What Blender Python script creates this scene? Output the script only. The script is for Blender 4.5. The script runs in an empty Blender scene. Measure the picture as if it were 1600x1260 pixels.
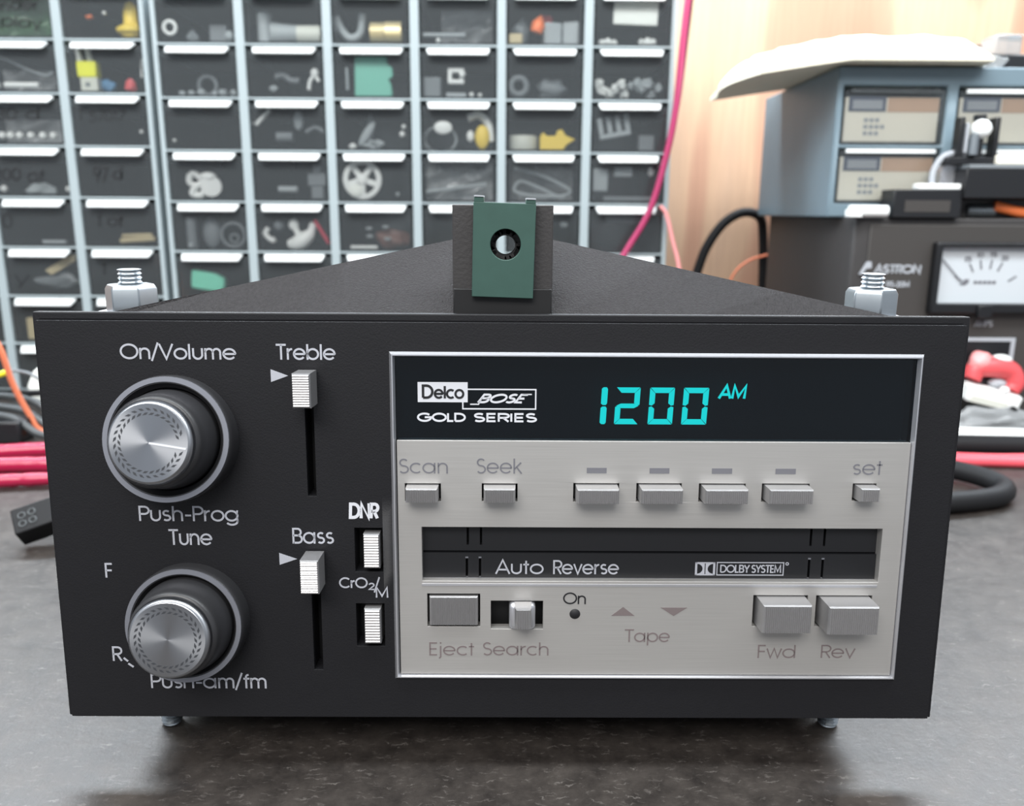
import bpy, bmesh, math, random
from mathutils import Vector, Matrix, noise, Euler
PI = math.pi
S = 0.001                                   # everything below is written in millimetres
scene = bpy.context.scene
COL = scene.collection

# ------------------------------------------------------------------ camera, world, lights, exposure
cam_data = bpy.data.cameras.new('camera')
cam = bpy.data.objects.new('camera', cam_data); COL.objects.link(cam)
cam_data.sensor_width = 36.0
cam_data.lens = 36.0 * 1300.0 / 1600.0
cam_data.clip_start = 0.005; cam_data.clip_end = 50
rx = Vector((0.99996902, -0.00464312, 0.00635592)); up = Vector((-0.00514697, 0.22522035, 0.97429426)); fw = Vector((0.00595525, 0.97429679, -0.22518948))
cam.matrix_world = Matrix(((rx.x, up.x, -fw.x, 0.94319737 * S), (rx.y, up.y, -fw.y, -162.79974491 * S), (rx.z, up.z, -fw.z, 120.7657214 * S), (0, 0, 0, 1)))
cam_data.dof.use_dof = True
cam_data.dof.focus_distance = 0.172
cam_data.dof.aperture_fstop = 21.0
scene.camera = cam

world = bpy.data.worlds.new('room_light'); scene.world = world
world.use_nodes = True
bg = world.node_tree.nodes['Background']
bg.inputs['Color'].default_value = (0.80, 0.86, 0.95, 1)
bg.inputs['Strength'].default_value = 0.62

def area(name, loc, target, sx, sy, power, color):
    d = bpy.data.lights.new(name, 'AREA'); d.shape = 'RECTANGLE'; d.size = sx; d.size_y = sy; d.energy = power; d.color = color
    o = bpy.data.objects.new(name, d); COL.objects.link(o); o.location = loc
    o.rotation_euler = (Vector(target) - Vector(loc)).to_track_quat('-Z', 'Y').to_euler()
    return o
area('bench_lamp', (0.0, -0.06, 0.62), (0.0, 0.34, 0.12), 1.2, 0.14, 8.5, (0.93, 0.98, 1.0))
area('bench_sheen_light', (0.0, 0.46, 0.47), (0.0, 0.0, 0.0), 1.5, 0.08, 16.0, (0.82, 0.92, 1.0))  # unseen light added behind the radio to lay a sheen on the bench
area('room_lamp', (-0.25, -1.05, 1.06), (0, 0.2, 0.1), 1.1, 0.5, 23.0, (1.0, 0.97, 0.93))

vs = scene.view_settings
vs.view_transform = 'Standard'; vs.look = 'None'; vs.exposure = 0.0; vs.gamma = 1.0
vs.use_curve_mapping = False

# ------------------------------------------------------------------ materials
def lin(c):
    out = []
    for v in c[:3]:
        v = v / 255.0
        out.append(v / 12.92 if v <= 0.04045 else ((v + 0.055) / 1.055) ** 2.4)
    return (*out, 1.0)

def mat(name, c, rough=0.5, metal=0.0, spec=0.5, bump=0.0, bscale=200.0, mottle=0.0, mscale=30.0, stretch=(1, 1, 1), coat=0.0, emit=None, estr=0.0):
    m = bpy.data.materials.new(name); m.use_nodes = True
    nt = m.node_tree; n = nt.nodes; L = nt.links
    b = n['Principled BSDF']
    b.inputs['Base Color'].default_value = lin(c)
    b.inputs['Roughness'].default_value = rough
    b.inputs['Metallic'].default_value = metal
    b.inputs['Specular IOR Level'].default_value = spec
    b.inputs['Coat Weight'].default_value = coat
    if emit:
        b.inputs['Emission Color'].default_value = lin(emit); b.inputs['Emission Strength'].default_value = estr
    if bump or mottle:
        tc = n.new('ShaderNodeTexCoord'); mp = n.new('ShaderNodeMapping'); mp.inputs['Scale'].default_value = stretch
        L.new(tc.outputs['Object'], mp.inputs['Vector'])
    if bump:
        t = n.new('ShaderNodeTexNoise'); t.inputs['Scale'].default_value = bscale; t.inputs['Detail'].default_value = 4
        L.new(mp.outputs['Vector'], t.inputs['Vector'])
        bm = n.new('ShaderNodeBump'); bm.inputs['Strength'].default_value = bump; bm.inputs['Distance'].default_value = 0.0004
        L.new(t.outputs['Fac'], bm.inputs['Height']); L.new(bm.outputs['Normal'], b.inputs['Normal'])
    if mottle:
        t2 = n.new('ShaderNodeTexNoise'); t2.inputs['Scale'].default_value = mscale; t2.inputs['Detail'].default_value = 5
        L.new(mp.outputs['Vector'], t2.inputs['Vector'])
        mx = n.new('ShaderNodeMix'); mx.data_type = 'RGBA'
        k0 = [max(0, v * (1 - mottle)) for v in lin(c)[:3]]; k1 = [min(1, v * (1 + mottle)) for v in lin(c)[:3]]
        mx.inputs[6].default_value = (*k0, 1); mx.inputs[7].default_value = (*k1, 1)
        L.new(t2.outputs['Fac'], mx.inputs[0]); L.new(mx.outputs[2], b.inputs['Base Color'])
    return m

def clear_mat(name, tint, haze, hazecol, rough=0.12, refl=0.5):
    """Thin clear plastic: see-through with a little milky haze and a glossy surface."""
    m = bpy.data.materials.new(name); m.use_nodes = True
    nt = m.node_tree; n = nt.nodes; L = nt.links
    n.remove(n['Principled BSDF']); out = n['Material Output']
    tr = n.new('ShaderNodeBsdfTransparent'); tr.inputs['Color'].default_value = lin(tint)
    df = n.new('ShaderNodeBsdfDiffuse'); df.inputs['Color'].default_value = lin(hazecol)
    gl = n.new('ShaderNodeBsdfGlossy'); gl.inputs['Roughness'].default_value = rough
    fr = n.new('ShaderNodeFresnel'); fr.inputs['IOR'].default_value = 1.45
    mul = n.new('ShaderNodeMath'); mul.operation = 'MULTIPLY'; mul.inputs[1].default_value = refl * 2
    m1 = n.new('ShaderNodeMixShader'); m1.inputs[0].default_value = haze
    m2 = n.new('ShaderNodeMixShader')
    L.new(tr.outputs[0], m1.inputs[1]); L.new(df.outputs[0], m1.inputs[2])
    L.new(fr.outputs[0], mul.inputs[0]); L.new(mul.outputs[0], m2.inputs[0])
    L.new(m1.outputs[0], m2.inputs[1]); L.new(gl.outputs[0], m2.inputs[2]); L.new(m2.outputs[0], out.inputs['Surface'])
    return m

def bench_mat():
    m = bpy.data.materials.new('worn_black_laminate'); m.use_nodes = True
    nt = m.node_tree; n = nt.nodes; L = nt.links; b = n['Principled BSDF']
    tc = n.new('ShaderNodeTexCoord')
    a = n.new('ShaderNodeTexNoise'); a.inputs['Scale'].default_value = 110; a.inputs['Detail'].default_value = 8; a.inputs['Roughness'].default_value = 0.7
    L.new(tc.outputs['Object'], a.inputs['Vector'])
    r1 = n.new('ShaderNodeValToRGB'); r1.color_ramp.elements[0].color = (0.015, 0.0125, 0.0115, 1); r1.color_ramp.elements[1].color = (0.060, 0.051, 0.045, 1)
    r1.color_ramp.elements[0].position = 0.3; r1.color_ramp.elements[1].position = 0.75
    L.new(a.outputs['Fac'], r1.inputs[0])
    # scratches: two stretched voronoi / noise layers, bent by a coarse noise
    def scratch(rot, sc, lo):
        mp = n.new('ShaderNodeMapping'); mp.inputs['Rotation'].default_value = (0, 0, rot); mp.inputs['Scale'].default_value = sc
        dis = n.new('ShaderNodeMix'); dis.data_type = 'RGBA'; dis.blend_type = 'LINEAR_LIGHT'; dis.inputs[0].default_value = 0.004
        L.new(tc.outputs['Object'], dis.inputs[6]); L.new(a.outputs['Color'], dis.inputs[7])
        L.new(dis.outputs[2], mp.inputs['Vector'])
        v = n.new('ShaderNodeTexNoise'); v.inputs['Scale'].default_value = 1.0; v.inputs['Detail'].default_value = 3
        L.new(mp.outputs['Vector'], v.inputs['Vector'])
        r = n.new('ShaderNodeValToRGB'); r.color_ramp.elements[0].position = lo; r.color_ramp.elements[1].position = lo + 0.12
        L.new(v.outputs['Fac'], r.inputs[0]); return r
    s1 = scratch(0.6, (190, 1100, 1), 0.64); s2 = scratch(-0.55, (230, 1500, 1), 0.63); s3 = scratch(1.5, (260, 1200, 1), 0.64)
    ad = n.new('ShaderNodeMath'); ad.operation = 'MAXIMUM'; L.new(s1.outputs[0], ad.inputs[0]); L.new(s2.outputs[0], ad.inputs[1])
    ad2 = n.new('ShaderNodeMath'); ad2.operation = 'MAXIMUM'; L.new(ad.outputs[0], ad2.inputs[0]); L.new(s3.outputs[0], ad2.inputs[1])
    mx = n.new('ShaderNodeMix'); mx.data_type = 'RGBA'; mx.inputs[7].default_value = (0.22, 0.20, 0.185, 1)
    sc = n.new('ShaderNodeMath'); sc.operation = 'MULTIPLY'; sc.inputs[1].default_value = 0.5; L.new(ad2.outputs[0], sc.inputs[0])
    L.new(sc.outputs[0], mx.inputs[0]); L.new(r1.outputs[0], mx.inputs[6]); L.new(mx.outputs[2], b.inputs['Base Color'])
    rr = n.new('ShaderNodeMapRange'); rr.inputs['To Min'].default_value = 0.34; rr.inputs['To Max'].default_value = 0.52
    L.new(a.outputs['Fac'], rr.inputs['Value']); L.new(rr.outputs[0], b.inputs['Roughness'])
    bp = n.new('ShaderNodeBump'); bp.inputs['Strength'].default_value = 0.35; bp.inputs['Distance'].default_value = 0.0006
    L.new(a.outputs['Fac'], bp.inputs['Height']); L.new(bp.outputs[0], b.inputs['Normal'])
    return m

def wood_mat():
    m = bpy.data.materials.new('plywood'); m.use_nodes = True
    nt = m.node_tree; n = nt.nodes; L = nt.links; b = n['Principled BSDF']
    tc = n.new('ShaderNodeTexCoord'); mp = n.new('ShaderNodeMapping'); mp.inputs['Scale'].default_value = (7.5, 7.5, 1.9); mp.inputs['Location'].default_value = (0.35, 0, 0.2)
    L.new(tc.outputs['Object'], mp.inputs['Vector'])
    nz = n.new('ShaderNodeTexNoise'); nz.inputs['Scale'].default_value = 1.0; nz.inputs['Detail'].default_value = 1.5; nz.inputs['Distortion'].default_value = 0.4
    L.new(mp.outputs['Vector'], nz.inputs['Vector'])
    mul = n.new('ShaderNodeMath'); mul.operation = 'MULTIPLY'; mul.inputs[1].default_value = 9.0; L.new(nz.outputs['Fac'], mul.inputs[0])
    fr = n.new('ShaderNodeMath'); fr.operation = 'PINGPONG'; fr.inputs[1].default_value = 1.0; L.new(mul.outputs[0], fr.inputs[0])
    rp = n.new('ShaderNodeValToRGB'); e = rp.color_ramp.elements
    e[0].position = 0.0; e[0].color = lin((184, 138, 112)); e[1].position = 1.0; e[1].color = lin((206, 170, 142))
    k = e.new(0.35); k.color = lin((196, 150, 124)); k2 = e.new(0.5); k2.color = lin((208, 170, 140))
    L.new(fr.outputs[0], rp.inputs[0])
    fine = n.new('ShaderNodeTexNoise'); fine.inputs['Scale'].default_value = 40; fine.inputs['Detail'].default_value = 4
    mp2 = n.new('ShaderNodeMapping'); mp2.inputs['Scale'].default_value = (12, 12, 0.6); L.new(tc.outputs['Object'], mp2.inputs['Vector']); L.new(mp2.outputs['Vector'], fine.inputs['Vector'])
    mx = n.new('ShaderNodeMix'); mx.data_type = 'RGBA'; mx.blend_type = 'MULTIPLY'; mx.inputs[0].default_value = 0.25
    L.new(rp.outputs[0], mx.inputs[6]); L.new(fine.outputs['Fac'], mx.inputs[7]); L.new(mx.outputs[2], b.inputs['Base Color'])
    b.inputs['Roughness'].default_value = 0.55
    return m

def spun_mat():
    m = mat('spun_aluminium', (172, 174, 178), 0.32, 1.0)
    nt = m.node_tree; n = nt.nodes; b = n['Principled BSDF']
    tg = n.new('ShaderNodeTangent'); tg.direction_type = 'RADIAL'; tg.axis = 'Y'
    nt.links.new(tg.outputs[0], b.inputs['Tangent']); b.inputs['Anisotropic'].default_value = 0.85
    return m

def brushed_mat():
    m = mat('brushed_aluminium', (196, 194, 191), 0.42, 0.6)
    nt = m.node_tree; n = nt.nodes; L = nt.links; b = n['Principled BSDF']
    tc = n.new('ShaderNodeTexCoord'); mp = n.new('ShaderNodeMapping'); mp.inputs['Scale'].default_value = (60, 60, 9000)
    nz = n.new('ShaderNodeTexNoise'); nz.inputs['Scale'].default_value = 1.0; nz.inputs['Detail'].default_value = 3
    L.new(tc.outputs['Object'], mp.inputs['Vector']); L.new(mp.outputs['Vector'], nz.inputs['Vector'])
    mr = n.new('ShaderNodeMapRange'); mr.inputs['To Min'].default_value = 0.36; mr.inputs['To Max'].default_value = 0.52
    L.new(nz.outputs['Fac'], mr.inputs['Value']); L.new(mr.outputs[0], b.inputs['Roughness'])
    rp = n.new('ShaderNodeValToRGB'); rp.color_ramp.elements[0].color = lin((174, 172, 169)); rp.color_ramp.elements[1].color = lin((196, 194, 191))
    L.new(nz.outputs['Fac'], rp.inputs[0]); L.new(rp.outputs[0], b.inputs['Base Color'])
    return m

M = {
    'bench': bench_mat(), 'wood': wood_mat(), 'spun': spun_mat(), 'brushed': brushed_mat(),
    'face': mat('matte_black_plastic', (25, 25, 28), 0.55, 0, 0.28, bump=0.15, bscale=3000, mottle=0.08, mscale=400),
    'crinkle': mat('black_crinkle_finish', (40, 38, 40), 0.6, 0, 0.35, bump=0.7, bscale=2600, mottle=0.7, mscale=1500),
    'knob': mat('black_knob_plastic', (44, 44, 46), 0.38, 0, 0.5),
    'deep': mat('dark_recess', (12, 12, 14), 0.6),
    'tape': mat('tape_door_black', (26, 27, 30), 0.4, 0, 0.45),
    'chrome': mat('polished_chrome', (225, 226, 230), 0.12, 1.0),
    'satin': mat('satin_chrome', (214, 215, 220), 0.32, 0.8),
    'ring': mat('silver_paint_ring', (138, 140, 148), 0.38, 0.6),
    'button': mat('silver_button', (176, 175, 176), 0.36, 0.75),
    'zinc': mat('zinc_plate', (158, 165, 170), 0.33, 0.85, mottle=0.12, mscale=300),
    'white_ink': mat('pale_grey_ink', (172, 174, 182), 0.6),
    'bright_ink': mat('white_ink', (206, 208, 214), 0.6),
    'grey_ink': mat('grey_ink', (104, 104, 110), 0.6),
    'taupe_ink': mat('taupe_ink', (112, 102, 102), 0.6),
    'black_ink': mat('black_ink', (20, 20, 24), 0.6),
    'wreath': mat('etched_dark', (52, 54, 58), 0.5),
    'green': mat('green_anodised', (54, 84, 76), 0.5, 0.1, mottle=0.12, mscale=300),
    'screen': clear_mat('dark_display_glass', (190, 205, 214), 0.0, (0, 0, 0), 0.03, 0.4),
    'screenback': mat('display_backing', (9, 13, 19), 0.7, 0, 0.2),
    'vfd': mat('display_glow', (10, 60, 60), 0.5, emit=(18, 235, 218), estr=2.2),
    'frame': mat('pale_grey_plastic', (158, 170, 174), 0.45),
    'cellback': mat('dark_board', (58, 62, 68), 0.8),
    'clear': clear_mat('clear_drawer_plastic', (252, 253, 253), 0.045, (190, 200, 205), 0.12, 0.5),
    'handle': mat('handle_glare_white', (240, 244, 244), 0.3),  # clear lips painted white for the overhead light they catch
    'white': mat('white_plastic', (244, 246, 244), 0.4),
    'offwhite': mat('off_white_plastic', (214, 216, 206), 0.5),
    'gry': mat('grey_plastic', (120, 126, 130), 0.5),
    'palegry': mat('pale_grey_part', (168, 175, 178), 0.5),
    'yellow': mat('yellow_plastic', (246, 214, 84), 0.45),
    'lime': mat('lime_yellow_plastic', (240, 240, 50), 0.45),
    'tan': mat('tan_part', (206, 190, 150), 0.5),
    'brass': mat('brass_part', (206, 192, 150), 0.4, 0.2),
    'teal': mat('teal_plastic', (112, 190, 170), 0.45),
    'mint': mat('mint_plastic', (130, 226, 196), 0.35),
    'orange': mat('orange_plastic', (244, 128, 70), 0.45),
    'red': mat('red_plastic', (222, 88, 92), 0.4),
    'crimson': mat('crimson_plastic', (196, 40, 70), 0.4),
    'blue': mat('blue_plastic', (80, 130, 170), 0.45),
    'brown': mat('brown_part', (120, 84, 74), 0.5),
    'bag': clear_mat('clear_bag', (232, 234, 236), 0.35, (205, 208, 210), 0.2, 0.6),
    'greenbag': clear_mat('green_tinted_bag', (150, 200, 150), 0.3, (100, 150, 105), 0.2, 0.4),
    'bluegrey': mat('blue_grey_enamel', (106, 124, 134), 0.45, mottle=0.08, mscale=60),
    'slate': mat('slate_board', (70, 80, 92), 0.6),
    'card': mat('cream_card', (250, 244, 228), 0.7),
    'tancard': mat('tan_card', (214, 178, 150), 0.7),
    'bluelabel': mat('blue_grey_label', (84, 92, 112), 0.6),
    'palelabel': mat('pale_label', (168, 172, 178), 0.6),
    'supply': mat('charcoal_enamel', (54, 52, 52), 0.5, bump=0.2, bscale=1500, mottle=0.1, mscale=200),
    'supplyfront': mat('charcoal_panel', (60, 57, 55), 0.55),
    'meterface': mat('meter_dial_white', (192, 198, 203), 0.5),
    'cloth': mat('cream_cloth', (232, 226, 206), 0.85, bump=0.5, bscale=900),
    'black': mat('black_plastic', (24, 25, 28), 0.4),
    'rubber': mat('black_rubber', (24, 24, 26), 0.6, 0, 0.25),
    'greycable': mat('grey_black_cable', (62, 66, 68), 0.45),
    'pinkwire': mat('pink_red_wire', (170, 54, 98), 0.35),
    'palepink': mat('pale_pink_wire', (244, 160, 160), 0.4),
    'orangewire': mat('orange_wire', (232, 132, 96), 0.4),
    'magenta': mat('magenta_sleeve', (160, 22, 62), 0.22),
    'redcable': mat('red_cable', (224, 84, 96), 0.4),
    'paper': mat('white_paper', (240, 242, 236), 0.8),
}

# ------------------------------------------------------------------ mesh building
class MB:
    def __init__(s): s.v = []; s.f = []
    def add(s, vs, fs):
        b = len(s.v); s.v += [tuple(p) for p in vs]; s.f += [tuple(b + i for i in q) for q in fs]; return s
    def box(s, x0, x1, y0, y1, z0, z1, mtx=None):
        vs = [(x, y, z) for z in (z0, z1) for y in (y0, y1) for x in (x0, x1)]
        if mtx is not None: vs = [tuple(mtx @ Vector(p)) for p in vs]
        return s.add(vs, [(0, 2, 3, 1), (4, 5, 7, 6), (0, 1, 5, 4), (2, 6, 7, 3), (0, 4, 6, 2), (1, 3, 7, 5)])
    def prism(s, pts, y0, y1, plane='xz'):
        """Closed outline pts (a,b) extruded: plane xz along y, yz along x, xy along z."""
        n = len(pts)
        def P(a, b, h): return {'xz': (a, h, b), 'yz': (h, a, b), 'xy': (a, b, h)}[plane]
        vs = [P(a, b, y0) for a, b in pts] + [P(a, b, y1) for a, b in pts]
        fs = [tuple(range(n)), tuple(range(2 * n - 1, n - 1, -1))] + [(i, n + i, n + (i + 1) % n, (i + 1) % n) for i in range(n)]
        return s.add(vs, fs)
    def lathe(s, prof, axis='y', seg=64, c=(0, 0, 0), close=True):
        """prof: (r, h) along the axis; r may be 0 at the ends."""
        b = len(s.v); rings = []
        def P(r, h, a):
            u, w = r * math.cos(a), r * math.sin(a)
            p = {'y': (u, h, w), 'z': (u, w, h), 'x': (h, u, w)}[axis]
            return (p[0] + c[0], p[1] + c[1], p[2] + c[2])
        vs = []
        for r, h in prof:
            if r < 1e-6: rings.append([len(vs)]); vs.append(P(0, h, 0))
            else:
                rings.append(list(range(len(vs), len(vs) + seg))); vs += [P(r, h, 2 * PI * i / seg) for i in range(seg)]
        fs = []
        for A, B in zip(rings, rings[1:]):
            for i in range(seg):
                j = (i + 1) % seg
                if len(A) == 1 and len(B) == 1: continue
                if len(A) == 1: fs.append((A[0], B[i], B[j]))
                elif len(B) == 1: fs.append((A[i], B[0], A[j]))
                else: fs.append((A[i], B[i], B[j], A[j]))
        return s.add(vs, fs)
    def tube(s, pts, r, seg=12, cap=True, rad=None):
        pts = [Vector(p) for p in pts]; n = len(pts); vs = []; fs = []
        nrm = None
        for i, p in enumerate(pts):
            t = (pts[min(i + 1, n - 1)] - pts[max(i - 1, 0)]).normalized()
            if nrm is None:
                nrm = t.orthogonal().normalized()
            else:
                nrm = (nrm - t * nrm.dot(t)).normalized()
            bn = t.cross(nrm)
            rr = rad[i] if rad else r
            vs += [p + (nrm * math.cos(2 * PI * k / seg) + bn * math.sin(2 * PI * k / seg)) * rr for k in range(seg)]
        for i in range(n - 1):
            for k in range(seg):
                fs.append((i * seg + k, i * seg + (k + 1) % seg, (i + 1) * seg + (k + 1) % seg, (i + 1) * seg + k))
        if cap: fs += [tuple(range(seg - 1, -1, -1)), tuple((n - 1) * seg + k for k in range(seg))]
        return s.add(vs, fs)
    def ico(s, c, rx_, ry_, rz_, sub=3, amp=0.0, freq=1.0, seed=0):
        bm = bmesh.new(); bmesh.ops.create_icosphere(bm, subdivisions=sub, radius=1.0)
        vs = []
        for v in bm.verts:
            k = 1 + amp * noise.noise(v.co * freq + Vector((seed * 7.1, seed * 3.3, seed))) * 2
            vs.append((c[0] + v.co.x * rx_ * k, c[1] + v.co.y * ry_ * k, c[2] + v.co.z * rz_ * k))
        fs = [tuple(v.index for v in f.verts) for f in bm.faces]; bm.free()
        return s.add(vs, fs)
    def torus(s, c, R, r, axis='y', seg=40, ps=12):
        vs = []; fs = []
        for i in range(seg):
            a = 2 * PI * i / seg
            for k in range(ps):
                b = 2 * PI * k / ps; q = R + r * math.cos(b); h = r * math.sin(b)
                u, w = q * math.cos(a), q * math.sin(a)
                p = {'y': (u, h, w), 'z': (u, w, h), 'x': (h, u, w)}[axis]
                vs.append((p[0] + c[0], p[1] + c[1], p[2] + c[2]))
        for i in range(seg):
            for k in range(ps):
                fs.append((i * ps + k, ((i + 1) % seg) * ps + k, ((i + 1) % seg) * ps + (k + 1) % ps, i * ps + (k + 1) % ps))
        return s.add(vs, fs)
    def ribbon(s, pts, w, y0, y1, closed=False):
        """A pen stroke in the xz plane, w wide, from depth y0 to y1."""
        n = len(pts); P = [Vector((p[0], p[1])) for p in pts]; L = []; R = []
        for i in range(n):
            if closed: a, b = P[i - 1], P[(i + 1) % n]
            else: a, b = P[max(i - 1, 0)], P[min(i + 1, n - 1)]
            d0 = (P[i] - a); d1 = (b - P[i])
            if d0.length < 1e-9: d0 = d1
            if d1.length < 1e-9: d1 = d0
            d0 = d0.normalized(); d1 = d1.normalized(); t = d0 + d1
            t = t.normalized() if t.length > 1e-6 else d1
            nn = Vector((-t.y, t.x)); k = 1 / max(0.5, nn.dot(Vector((-d1.y, d1.x))))
            L.append(P[i] + nn * w / 2 * k); R.append(P[i] - nn * w / 2 * k)
        vs = [(p.x, y0, p.y) for p in L] + [(p.x, y0, p.y) for p in R] + [(p.x, y1, p.y) for p in L] + [(p.x, y1, p.y) for p in R]
        fs = []; m = n if closed else n - 1
        for i in range(m):
            j = (i + 1) % n
            fs += [(i, j, n + j, n + i), (2 * n + i, 3 * n + i, 3 * n + j, 2 * n + j), (i, 2 * n + i, 2 * n + j, j), (n + i, n + j, 3 * n + j, 3 * n + i)]
        if not closed: fs += [(0, n, 3 * n, 2 * n), (n - 1, 3 * n - 1, 4 * n - 1, 2 * n - 1)]
        return s.add(vs, fs)
    def plate(s, xs0, xs1, zs0, zs1, y0, y1, holes):
        """Rectangular plate in xz with rectangular through holes (x0,x1,z0,z1)."""
        X = sorted({xs0, xs1} | {h[0] for h in holes} | {h[1] for h in holes}); Z = sorted({zs0, zs1} | {h[2] for h in holes} | {h[3] for h in holes})
        def solid(i, k):
            if i < 0 or k < 0 or i >= len(X) - 1 or k >= len(Z) - 1: return False
            cx_, cz_ = (X[i] + X[i + 1]) / 2, (Z[k] + Z[k + 1]) / 2
            return not any(h[0] < cx_ < h[1] and h[2] < cz_ < h[3] for h in holes)
        idx = {}; vs = []; fs = []
        def V(i, k, y):
            if (i, k, y) not in idx: idx[(i, k, y)] = len(vs); vs.append((X[i], y, Z[k]))
            return idx[(i, k, y)]
        for i in range(len(X) - 1):
            for k in range(len(Z) - 1):
                if not solid(i, k): continue
                fs.append((V(i, k, y0), V(i + 1, k, y0), V(i + 1, k + 1, y0), V(i, k + 1, y0)))
                fs.append((V(i, k, y1), V(i, k + 1, y1), V(i + 1, k + 1, y1), V(i + 1, k, y1)))
                for (di, dk, a, b) in ((-1, 0, (i, k + 1), (i, k)), (1, 0, (i + 1, k), (i + 1, k + 1)), (0, -1, (i, k), (i + 1, k)), (0, 1, (i + 1, k + 1), (i, k + 1))):
                    if not solid(i + di, k + dk):
                        fs.append((V(*a, y0), V(*a, y1), V(*b, y1), V(*b, y0)))
        return s.add(vs, fs)
    def holed(s, x0, x1, z0, z1, y0, y1, hx, hz, r, seg=48):
        """A slab in xz with one round through hole along y."""
        vs = []; fs = []
        for y in (y0, y1):
            for i in range(seg):
                a = 2 * PI * i / seg; ca, sa = math.cos(a), math.sin(a)
                tx = ((x1 - hx) / ca if ca > 1e-6 else (x0 - hx) / ca if ca < -1e-6 else 1e9)
                tz = ((z1 - hz) / sa if sa > 1e-6 else (z0 - hz) / sa if sa < -1e-6 else 1e9)
                t = min(tx, tz)
                vs.append((hx + ca * r, y, hz + sa * r)); vs.append((hx + ca * t, y, hz + sa * t))
        # pull the nearest outline point onto each corner
        for y, off in ((y0, 0), (y1, 2 * seg)):
            for qx in (x0, x1):
                for qz in (z0, z1):
                    j = min(range(seg), key=lambda i: (vs[off + 2 * i + 1][0] - qx) ** 2 + (vs[off + 2 * i + 1][2] - qz) ** 2)
                    vs[off + 2 * j + 1] = (qx, y, qz)
        o = 2 * seg
        for i in range(seg):
            j = (i + 1) % seg
            fs += [(2 * i, 2 * i + 1, 2 * j + 1, 2 * j), (o + 2 * i, o + 2 * j, o + 2 * j + 1, o + 2 * i + 1), (2 * i, 2 * j, o + 2 * j, o + 2 * i), (2 * i + 1, o + 2 * i + 1, o + 2 * j + 1, 2 * j + 1)]
        return s.add(vs, fs)
    def move(s, m):
        s.v = [tuple(m @ Vector(p)) for p in s.v]; return s
    def build(s, name, m, parent=None, bevel=0.0, seg=2, smooth=40, loc=None, rot=None, label=None):
        me = bpy.data.meshes.new(name)
        me.from_pydata([(x * S, y * S, z * S) for x, y, z in s.v], [], s.f)
        bm = bmesh.new(); bm.from_mesh(me); bmesh.ops.recalc_face_normals(bm, faces=bm.faces); bm.to_mesh(me); bm.free()
        me.materials.append(M[m] if isinstance(m, str) else m)
        if smooth:
            me.shade_smooth(); me.set_sharp_from_angle(angle=math.radians(smooth))
        o = bpy.data.objects.new(name, me); COL.objects.link(o)
        if parent is not None: o.parent = parent
        if loc is not None: o.location = [v * S for v in loc]
        if rot is not None: o.rotation_euler = rot
        if bevel:
            b = o.modifiers.new('bevel', 'BEVEL'); b.width = bevel * S; b.segments = seg; b.limit_method = 'ANGLE'; b.angle_limit = math.radians(35)
            b.harden_normals = False
        if label: o['label'] = label
        return o

def tag(o, label, cat, group=None, kind=None):
    if label: o['label'] = label
    if cat: o['category'] = cat
    if group: o['group'] = group
    if kind: o['kind'] = kind
    return o
def empty(name, loc, label, cat, group=None, rot=None):
    o = bpy.data.objects.new(name, None); COL.objects.link(o); o.location = [v * S for v in loc]; o.empty_display_size = 0.01
    if rot: o.rotation_euler = rot
    return tag(o, label, cat, group)

def spline(pts, n=10):
    """Catmull-Rom through the points."""
    P = [Vector(p) for p in pts]; P = [P[0] * 2 - P[1]] + P + [P[-1] * 2 - P[-2]]; out = []
    for i in range(1, len(P) - 2):
        a, b, c, d = P[i - 1:i + 3]
        for k in range(n):
            t = k / n
            out.append(0.5 * ((2 * b) + (c - a) * t + (2 * a - 5 * b + 4 * c - d) * t * t + (3 * b - a - 3 * c + d) * t ** 3))
    out.append(P[-2]); return out

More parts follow.
